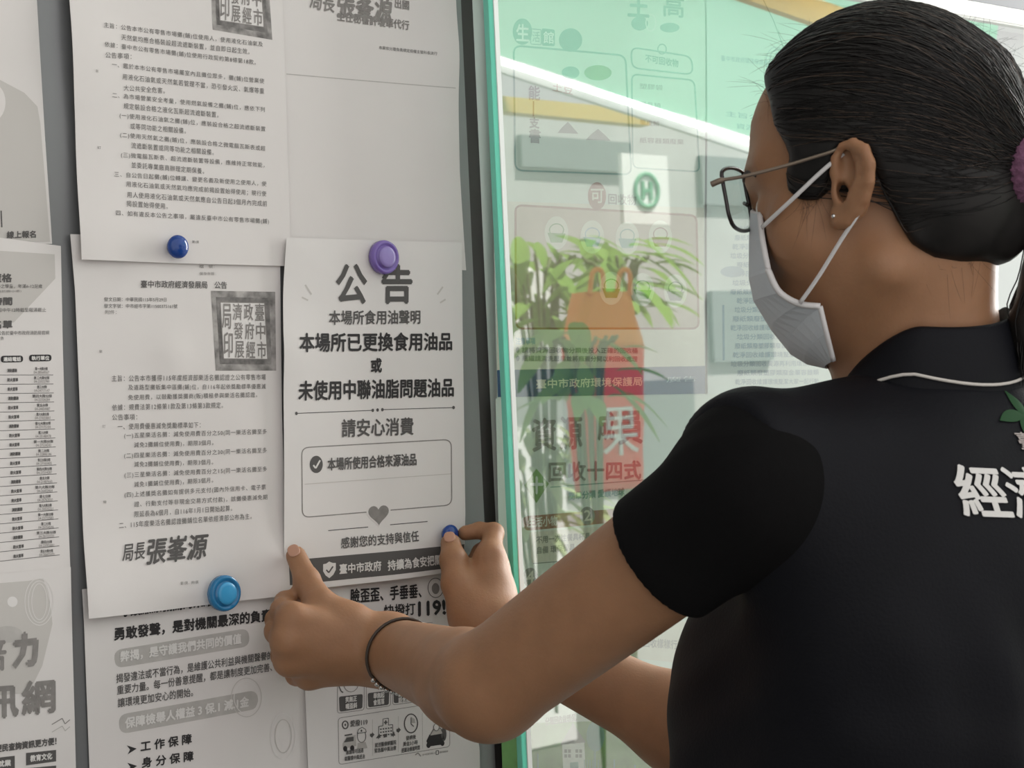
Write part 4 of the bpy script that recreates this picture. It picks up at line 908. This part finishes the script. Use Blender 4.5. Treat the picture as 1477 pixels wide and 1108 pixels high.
def vest(p):
    q = (p-TC)@TM
    fold = .0050*np.exp(-((q[:, 0]+.02)/.09)**2)*np.sin(q[:, 0]*120+q[:, 2]*28+1.5*np.sin(q[:, 2]*14))*np.clip((-.035-q[:, 2])*12, 0, 1)*np.clip((.0-q[:, 1])*20, 0, 1)
    d = torso(p)-.0125-.010*np.clip((-.10-q[:, 2])*4, 0, 1)+wr(p, .0012)+fold
    nl = ((Ls-TC)@TM)[0]; nr = ((Rs-TC)@TM)[0]
    zz = np.clip((-q[:, 2]-.13)/.04, 0, 1)                     # armholes close below the armpit
    d = smax(d, (nl-.022-q[:, 0])-.10*zz, .004); d = smax(d, (q[:, 0]-nr-.022)-.10*zz, .006)
    d = smax(d, -rc(p, Nb-U0*.01, NH, .054, .058), .008)
    return smax(d, -.64-q[:, 2], .004)
vob = sdf_obj('vest', vest, slo-.03, shi+.03, .004, NAVYC, person)
# trousers and shoes below the frame
TROU = mat('dark_trousers', (0.02, 0.02, 0.024), .8)
fy = [tl(-.09, .0, 0), tl(.09, .0, 0)]
def trousers(p):
    q = (p-TC)@TM; d = ell(q, (0, -.012, -.62), (.175, .135, .15))
    d = smax(d, q[:, 2]+.57, .01)
    for s_ in fy: d = smin(d, chain(p, [s_+U0*(-.66), np.array([s_[0], s_[1]+.01, .48]), np.array([s_[0], s_[1]-.01, .05])], [.095, .068, .058], .03), .03)
    return d
sdf_obj('trousers', trousers, tl(-.3, -.25, -1.5)*np.array([1, 1, 0]), tl(.3, .25, -.5), .012, TROU, person)
SHOE = mat('black_shoe', (0.015, 0.015, 0.016), .4)
for s_ in fy:
    b_ = np.array([s_[0], s_[1], 0.0])
    sdf_obj('shoe', lambda p: smax(smin(rc(p, b_+ft*(-.04)+U0*.045, b_+ft*.02+U0*.05, .042, .043), rc(p, b_+ft*.02+U0*.04, b_+ft*.15+U0*.03, .042, .036), .03), -p[:, 2]+.001, .004), b_-np.array([.1, .25, .0]), b_+np.array([.1, .25, .14]), .006, SHOE, person)

# collar
nk = nrm(NH-Nb); cb = nrm(-ft-nk*(-ft@nk)); cr = np.cross(nk, -cb)
def ring_pt(a, r_x, r_y, z): return Nb+cr*(r_x*math.sin(a))+cb*(r_y*math.cos(a))+nk*z
def collar():
    Vv = []; Fc = []; n = 56; m = 9; A0 = math.radians(160)
    for i in range(n):
        a = -A0+2*A0*i/(n-1); bk = .5+.5*math.cos(a); fr_ = 1-bk
        sm = min(max((abs(a)-math.radians(55))/math.radians(85), 0), 1.2); zt = .060-.080*sm**1.4; drop = .046+.020*max(0, math.cos(a))**2
        for j in range(m):
            t = j/(m-1)
            if t < .3:                                     # stand
                u = t/.3; z = zt-.034*(1-u); g = .003
            else:                                          # turned-down leaf
                u = (t-.3)/.7; z = zt-u*drop; g = .003+.018*math.sin(u*1.35)+.004*u
            Vv.append(ring_pt(a, .0510+g, .0510+g, z))
    for i in range(n-1):
        for j in range(m-1): Fc.append((i*m+j, (i+1)*m+j, (i+1)*m+j+1, i*m+j+1))
    o = obj_from('collar', Vv, Fc, NAVYC, smooth=True); under(o, person)
    s_ = o.modifiers.new('thick', 'SOLIDIFY'); s_.thickness = .0022; s_.offset = 0; su = o.modifiers.new('sub', 'SUBSURF'); su.levels = su.render_levels = 1
    pts = [np.array(Vv[i*m+6])+(np.array(Vv[i*m+6])-ring_pt(0, 0, 0, 0))*.03 for i in range(n) if abs(-math.radians(160)+2*math.radians(160)*i/(n-1)) < 1.4]
    tube('collar_piping', pts, .0011, mat('white_piping', (.62, .58, .54), .6), o, 6)
collar()

# lettering embroidered on the back of the vest
bpy.context.view_layer.update()
me_ = vob.data; bv = BVHTree.FromPolygons([v.co[:] for v in me_.vertices], [p.vertices[:] for p in me_.polygons])
def hitpx(px, py):
    r = ray(px, py); h_ = bv.ray_cast(Vector(CAM), Vector(nrm(r)))[0]; return (np.array(h_)-TC)@TM if h_ is not None else None
def embroider(t, x0, z0, slope, size, m, name, bold, pitch_=None, dep=.0011):
    c = bpy.data.curves.new('t', 'FONT'); c.body = t; c.size = 1.0; c.resolution_u = 3; o = bpy.data.objects.new('t', c); COL.objects.link(o); bpy.context.view_layer.update()
    me = o.evaluated_get(bpy.context.evaluated_depsgraph_get()).to_mesh(); cs = np.array([v.co[:2] for v in me.vertices]); fs = [tuple(p.vertices) for p in me.polygons]
    bpy.data.objects.remove(o); Vv = []; Fc = []
    cs = cs-cs.min(0); k = size/cs[:, 1].max()
    for k_, (bx, bz) in enumerate([(math.cos(q), math.sin(q)) for q in np.linspace(0, 2*math.pi, 9)[:8]]):
        n0 = len(Vv)
        for u, v in cs:
            X = x0+u*k+bx*bold; Z = z0+v*k+bz*bold*.8+slope*u*k
            h_ = bv.ray_cast(Vector(tl(X, -.5, Z)), Vector(ft))
            p = np.array(h_[0]) if h_[0] is not None else tl(X, -.1, Z)
            Vv.append(p-ft*(dep+.00003*k_))
        Fc += [tuple(n0+i for i in f) for f in fs]
    return under(obj_from(name, Vv, Fc, m), vob)
h0 = hitpx(1388, 745); h1 = hitpx(1388, 662); 
if h0 is None or h1 is None: h0 = np.array([-.02, -.12, -.15]); h1 = h0+np.array([0, 0, .05])
THREAD = mat('white_embroidery', (.72, .70, .68), .55, bump=.2, bscale=900); THG = mat('grey_embroidery', (.42, .37, .35), .6); GREENT = mat('green_embroidery', (.007, .06, .013), .7)
sz = (h1[2]-h0[2])*.92
embroider('經濟發展局', h0[0]+.001, h0[2], -.10, sz, THREAD, 'back_lettering', .0008)
g0 = h1+np.array([.046, 0, .003])
embroider('臺中市政府', g0[0], g0[2], -.10, sz*.36, THG, 'small_back_lettering', .00018)
e0 = h1+np.array([.047, 0, .026])
Vv = []; Fc = []
for ang, ln in ((172, .034), (80, .026), (15, .036), (240, .030), (305, .030)):
    a = math.radians(ang); b0 = len(Vv)
    for i in range(9):
        t = i/8; wd = .0062*math.sin(math.pi*min(1, .12+t*.88)); bend = .25*t
        for s_ in (-1, 0, 1):
            X = e0[0]+.014+math.cos(a+bend)*ln*.62*t-math.sin(a+bend)*wd*.62*s_; Z = e0[2]-.002+math.sin(a+bend)*ln*.62*t+math.cos(a+bend)*wd*.62*s_
            h_ = bv.ray_cast(Vector(tl(X, -.5, Z)), Vector(ft)); p = np.array(h_[0]) if h_[0] is not None else tl(X, -.1, Z); Vv.append(p-ft*(.0012 if s_ else .0018))
    for i in range(8):
        for j in range(2): Fc.append((b0+i*3+j, b0+i*3+j+1, b0+i*3+j+4, b0+i*3+j+3))
under(obj_from('green_emblem', Vv, Fc, GREENT, smooth=True), vob)

# ------------------------------------------------------------------ hair
HAIR = mat('dark_hair', (0.010, 0.0085, 0.008), .48, spec=.32, var=.35, vscale=60, stretch=(1, 1, 1))
HAIRB = mat('brown_hair', (0.055, 0.035, 0.024), .4, spec=.5)
poly = [(*tol(hx(a, b, x))[1:],) for a, b, x in ((1119, 150, -.03), (1119, 182, -.055), (1130, 206, -.068), (1137, 226, -.070), (1129, 248, -.070), (1131, 272, -.070), (1150, 289, -.071), (1178, 290, -.072), (1192, 276, -.073), (1201, 252, -.075), (1208, 222, -.078), (1228, 206, -.08), (1250, 222, -.078), (1262, 256, -.076), (1272, 282, -.073), (1290, 318, -.068), (1312, 352, -.06), (1345, 376, -.05), (1390, 384, -.03), (1440, 378, 0), (1800, 378, 0), (1800, -400, 0), (900, -400, 0), (1080, 60, -.0), (1108, 120, -.01))]
poly = np.array(poly)
def poly2(q):
    d = np.full(len(q), 1e9); s_ = np.ones(len(q)); n = len(poly)
    for i in range(n):
        a, b = poly[i], poly[i-1]; e = b-a; w_ = q-a; t = np.clip((w_@e)/(e@e), 0, 1); d = np.minimum(d, ((w_-t[:, None]*e)**2).sum(1))
        c1 = q[:, 1] >= a[1]; c2 = q[:, 1] < b[1]; c3 = e[0]*w_[:, 1] > e[1]*w_[:, 0]
        fl = (c1 & c2 & c3) | (~c1 & ~c2 & ~c3); s_[fl] *= -1
    return s_*np.sqrt(d)
SC = P(1478, 236, 1.243)               # where the hair is tied
def hair(p):
    q = (p-HC)@HM
    d = ell(q, (0, -.004, .0385), (.0835, .0880, .0835))
    d = smin(d, ell(q, (0, .020, .030), (.074, .062, .068)), .02)
    d = smin(d, head(p)-.0042, .006)
    d = smin(d, ell(q, (0, -.038, -.016), (.064, .048, .054)), .025)
    d = smax(d, poly2(q[:, 1:]), .007)
    d = smin(d, rc(p, hl(0, -.055, .030), SC, .046, .013), .02)
    d = smin(d, chain(p, [P(1398, 350, 1.262), P(1440, 330, 1.262), P(1470, 290, 1.268), SC], [.014, .017, .014, .014], .01), .014)
    return d
hlo, hhi = bb(hp_+[SC, P(1398, 360, 1.262)], .02)
hob = sdf_obj('hair', hair, hlo, hhi, .003, HAIR, person)
tail = [SC+nrm(SC-HC)*.01, P(1522, 262, 1.26), P(1546, 330, 1.262), P(1530, 410, 1.262), P(1494, 470, 1.258), P(1480, 524, 1.252)]
tr_ = [.014, .020, .026, .024, .016, .006]
def tailf(p): return chain(p, tail, tr_, .012)
tlo, thi = bb(tail, .04); tob = sdf_obj('ponytail', tailf, tlo, thi, .004, HAIR, person)
# strands combed back over the cap to the tie, and along the tail
def project(p, f, it=5):
    for _ in range(it):
        e = .002; g = np.stack([f(p+np.eye(3)[k]*e)-f(p-np.eye(3)[k]*e) for k in range(3)], 1); g /= np.linalg.norm(g, axis=1)[:, None]+1e-9
        p = p-g*f(p)[:, None]
    return p, g
def strand_mesh(paths, r, n=3):
    Vv, Fc = [], []
    for pts in paths:
        rr = np.full(len(pts), r); rr[0] *= .3; rr[-1] *= .3
        v, f = tube_data(pts, rr, n); o_ = len(Vv); Vv += list(v); Fc += [tuple(o_+i for i in ff) for ff in f]
    return Vv, Fc
N = 1500; K = 14
th_ = rng.uniform(-2.4, 2.4, N); zz = rng.uniform(-.5, 1.0, N)
dirs = np.stack([np.sin(th_)*np.sqrt(1-np.clip(zz, -.99, .99)**2), np.cos(th_)*np.sqrt(1-np.clip(zz, -.99, .99)**2), zz], 1)
st = HC+(dirs*np.array([.085, .10, .085])+np.array([0, -.012, .037]))@HM.T
st, _ = project(st, hair)
td = (SC-HC)@HM; td = td/np.linalg.norm(td)
paths = np.zeros((N, K, 3))
q0 = (st-HC)@HM-np.array([0, -.012, .02]); r0 = np.linalg.norm(q0, axis=1); u0 = q0/r0[:, None]
qe = (SC-HC)@HM-np.array([0, -.012, .02])+rng.normal(0, .008, (N, 3)); ue_ = qe/np.linalg.norm(qe, axis=1)[:, None]
om = np.arccos(np.clip((u0*ue_).sum(1), -1, 1)); reach = rng.uniform(.45, .97, N)
for k in range(K):
    t = k/(K-1)*reach
    d_ = (np.sin((1-t)*om)/np.sin(om))[:, None]*u0+(np.sin(t*om)/np.sin(om))[:, None]*ue_
    pp = HC+(d_*.10+np.array([0, -.012, .02]))@HM.T; pp, g = project(pp, hair); paths[:, k] = pp+g*(.0002+.0012*rng.uniform(0, 1, N)[:, None]*math.sin(math.pi*k/(K-1)))
keep = (om > .25) & (body(paths.reshape(-1, 3)).reshape(len(paths), K).min(1) > .0008); paths = paths[keep]; nd = int(len(paths)*.82)
v, f = strand_mesh(paths[:nd], .00038); under(tag(obj_from('hair_strands', v, f, HAIR, smooth=True), kind='stuff'), hob)
v, f = strand_mesh(paths[nd:], .00030); under(tag(obj_from('brown_hair_strands', v, f, HAIRB, smooth=True), kind='stuff'), hob)
# fine flyaways at the forehead and nape
fl = []
for i in range(150):
    a = rng.uniform(0, 1)
    if i < 45: s0 = np.array(P(1122+62*a+rng.normal(0, 6), 142-85*a+rng.normal(0, 5), 1.265)); dv = -R0*rng.uniform(.2, 1)+U0*rng.uniform(.1, .8)+F*rng.normal(0, .3)
    elif i < 70: s0 = np.array(P(1300+130*a, 372+14*a, 1.235)); dv = -U0*rng.uniform(.3, 1)+R0*rng.normal(0, .5)
    elif i < 95: s0 = np.array(P(1140+50*a, 286, 1.222)); dv = -U0*rng.uniform(.6, 1)+R0*rng.normal(0, .3)
    else: s0 = np.array(P(1380+90*a, 20+110*a, 1.28)); dv = R0*rng.uniform(.2, .8)+U0*rng.uniform(.1, .6)
    s0 = project(s0[None], hair)[0][0]; dv = nrm(dv); l = rng.uniform(.006, .02); cv = rng.normal(0, .008, 3)-U0*.004
    fl.append([s0+dv*l*t+cv*t*t for t in np.linspace(0, 1, 7)])
v, f = strand_mesh(fl, .00007); under(tag(obj_from('flyaway_hair', v, f, HAIR), kind='stuff'), hob)
tp = []
ts = spline(tail, 16)
for i in range(260):
    a = rng.uniform(0, 6.28); rr_ = np.interp(np.linspace(0, 5, 16), range(6), tr_)*rng.uniform(.85, 1.12); w1 = np.array([math.cos(a), math.sin(a), 0])
    tp.append(np.array([c+(R0*math.cos(a)+F*math.sin(a))*r1 for c, r1 in zip(ts, rr_)])+rng.normal(0, .0006, (16, 3))-U0*np.linspace(0, rng.uniform(-.02, .02), 16)[:, None])
v, f = strand_mesh(tp, .0005); under(tag(obj_from('hair_strands', v, f, HAIR, smooth=True), kind='stuff'), tob)
# knitted hair tie
PURP = mat('mauve_knit', (0.16, 0.065, 0.12), .85, var=.4, vscale=150, bump=.6, bscale=300)
sx = nrm(SC-hl(0, -.06, .03)); sa = nrm(np.cross(sx, U0)); sb = np.cross(sx, sa)
Vv = []; Fc = []; n1, n2 = 60, 14
for i in range(n1):
    a = 2*math.pi*i/n1; cdir = sa*math.cos(a)+sb*math.sin(a)
    for j in range(n2):
        b = 2*math.pi*j/n2; rr_ = .0115*(1+.10*math.sin(a*22+b*3)); Vv.append(SC+sx*.006+cdir*(.015+rr_*math.cos(b))+sx*rr_*1.15*math.sin(b))
for i in range(n1):
    for j in range(n2): Fc.append((i*n2+j, ((i+1) % n1)*n2+j, ((i+1) % n1)*n2+(j+1) % n2, i*n2+(j+1) % n2))
under(obj_from('hair_tie', Vv, Fc, PURP, smooth=True), hob)

# ------------------------------------------------------------------ face mask
MASKM = mat('mask_fabric', (0.62, 0.66, 0.70), .8, bump=.1, bscale=500, sss=0); MASKE = mat('mask_binding', (.72, .70, .70), .8)
rows = [((1082, 302), (1096, 309, -.040)), ((1081, 345), (1100, 346, -.054)), ((1081, 398), (1108, 388, -.058)), ((1081, 402), (1109, 392, -.060)), ((1087, 434), (1124, 421, -.061)), ((1112, 478), (1152, 438, -.061)), ((1137, 509), (1183, 442, -.060)), ((1160, 523), (1192, 480, -.054)), ((1188, 529), (1202, 520, -.040))]
mpts = []
for (mx_, my_), (ex, ey, xl) in rows:
    M0 = tol(hx(mx_+3, my_, -.006)); E0 = tol(hx(ex, ey, xl)); half = []
    for k in range(9):
        t = k/8; x = E0[0]*t; c_ = M0[1]+(E0[1]-M0[1])*(t**1.9); z = M0[2]+(E0[2]-M0[2])*t; half.append((x, c_, z))
    row = [(-x, y, z) for x, y, z in half[:0:-1]]+half
    mpts.append(row)
nx = len(mpts[0]); Vv = [hl(*p) for r_ in mpts for p in r_]; Fc = [(i*nx+j, i*nx+j+1, (i+1)*nx+j+1, (i+1)*nx+j) for i in range(len(rows)-1) for j in range(nx-1)]
mk = obj_from('face_mask', Vv, Fc, MASKM); under(mk, person)
so = mk.modifiers.new('thick', 'SOLIDIFY'); so.thickness = .0016
for sd, kk in ((1, nx-1), (-1, 0)):
    tube('edge_binding', spline([hl(*mpts[i][kk]) for i in range(0, 7)], 30), .0021, MASKE, mk, 6)
    tube('edge_binding', spline([hl(*mpts[i][kk]) for i in range(6, 9)], 12), .0018, MASKE, mk, 6)
tube('edge_binding', [hl(*p) for p in mpts[0]], .0016, MASKE, mk, 6)
def loop(pp, r):
    tube('ear_loop', spline(pp, 30), r, MASKE, mk, 6, flat=.6); tube('ear_loop', spline([mir(p) for p in pp], 30), r, MASKE, mk, 6, flat=.6)
loop([hx(1099, 328, -.058), hx(1140, 290, -.074), hx(1180, 252, -.080), hx(1202, 233, -.082), hx(1216, 222, -.078)], .0017)
loop([hx(1154, 437, -.064), hx(1180, 400, -.070), hx(1212, 348, -.0775), hx(1238, 308, -.084), hx(1250, 282, -.083), hx(1252, 258, -.078)], .0017)

# ------------------------------------------------------------------ glasses
FRAME = mat('dark_metal_frame', (0.05, 0.045, 0.045), .25, metal=.6); GOLD = mat('brushed_temple', (0.32, 0.25, 0.20), .3, metal=.7)
LENS = glass_mat('spectacle_lens', (.97, .98, .975), 0.8)
gl = empty('glasses', hl(0, .095, .0)); gl.parent = person; gl.matrix_parent_inverse = Matrix.Translation(person.location).inverted()
YL = .0925
lp = np.array([tol(hy(a, b, YL))[[0, 2]] for a, b in ((1039, 262), (1041, 249), (1048, 243), (1060, 243), (1072, 249), (1083, 256), (1092, 268), (1094, 290), (1090, 315), (1082, 330), (1070, 333), (1058, 326), (1048, 308), (1042, 286))])
lp[:, 0] = np.clip(lp[:, 0], -.072, -.006)
cl_ = np.vstack([lp, lp[:2]])
rim = spline(cl_, 46)[:43]
def wrap(x, z): return hl(x, YL, z)
for sg_ in (1, -1):
    pts = [wrap(sg_*x, z) for x, z in rim]
    o = tube('rim', pts, .0014, FRAME, None, 8, True); o.parent = gl; o.matrix_parent_inverse = Matrix.Translation(gl.location).inverted()
    cen = np.mean(pts, 0); Vv = pts+[p+fh*.0012 for p in pts]; n_ = len(pts)
    o = obj_from('lens', Vv, [tuple(range(n_)), tuple(range(2*n_-1, n_-1, -1))]+[(i, n_+i, n_+(i+1) % n_, (i+1) % n_) for i in range(n_)], LENS); o.parent = gl; o.matrix_parent_inverse = Matrix.Translation(gl.location).inverted()
    hg = tol(hy(1035, 264, YL+.003)); tp_ = [hl(sg_*hg[0], hg[1]+.004, hg[2]), hl(sg_*(hg[0]-.001), hg[1]-.004, hg[2]+.001)]+[(lambda q: hl(-sg_*abs(q[0])*1.0, q[1], q[2]))(tol(hx(a, b, x))) for a, b, x in ((1075, 254, -.0775), (1130, 240, -.080), (1190, 222, -.0825), (1222, 214, -.083), (1252, 240, -.078))]
    tp_ = [hl(-sg_*abs(tol(p)[0]), *tol(p)[1:]) for p in tp_]
    o = tube('temple', spline(tp_, 34), np.r_[np.full(6, .0021), np.full(28, .0012)], GOLD, None, 8); o.parent = gl; o.matrix_parent_inverse = Matrix.Translation(gl.location).inverted()
o = tube('bridge', spline([wrap(-.010, .008), hl(0, YL+.004, .011), wrap(.010, .008)], 12), .0014, FRAME, None, 8); o.parent = gl; o.matrix_parent_inverse = Matrix.Translation(gl.location).inverted()
# eyes, ear stud, bracelet
EYE = mat('eye_white', (.7, .68, .66), .15)
for sg_ in (1, -1):
    lathe('eye', [(.0115*math.sin(t)+1e-5, .0115*math.cos(t)) for t in np.linspace(0, math.pi, 12)], hl(sg_*.031, .0715, 0), fh, EYE, person, 20)
STEELS = mat('silver_bead', (.75, .74, .72), .15, metal=1.0)
lathe('ear_stud', [(.0016*math.sin(t)+1e-5, .0016*math.cos(t)) for t in np.linspace(0, math.pi, 8)], hx(1202.5, 312, -.0805), -rh, STEELS, person, 12)
bc = WL*.84+EL*.16; ba = nrm(EL-WL); b1 = nrm(np.cross(ba, U0)); b2 = np.cross(ba, b1); brp = []
tilt = nrm(ba+U0*-.12)
for k in range(40):
    a = 2*math.pi*k/40; dv = nrm((b1*math.cos(a)+b2*math.sin(a))-tilt*((b1*math.cos(a)+b2*math.sin(a))@tilt))
    s = np.linspace(.015, .05, 71); dd = body(bc+s[:, None]*dv); i = np.argmax(dd > 0.0012); brp.append(bc+dv*s[i])
br = tube('bracelet', brp, .0013, mat('brown_cord', (.05, .035, .025), .5), person, 8, True)
low = sorted([k for k in range(40) if (brp[k]-bc)@F < .006], key=lambda k: np.linalg.norm(np.array([((brp[k]-CAM)@Rv)/((brp[k]-CAM)@F)*FPX+CX-556, -((brp[k]-CAM)@Uv)/((brp[k]-CAM)@F)*FPX+CY-985])))[:6]
for k in sorted(low): lathe('bead', [(.0021*math.sin(t)+1e-5, .0021*math.cos(t)) for t in np.linspace(0, math.pi, 8)], brp[k]+nrm(brp[k]-bc)*.001, F, STEELS, br, 12)
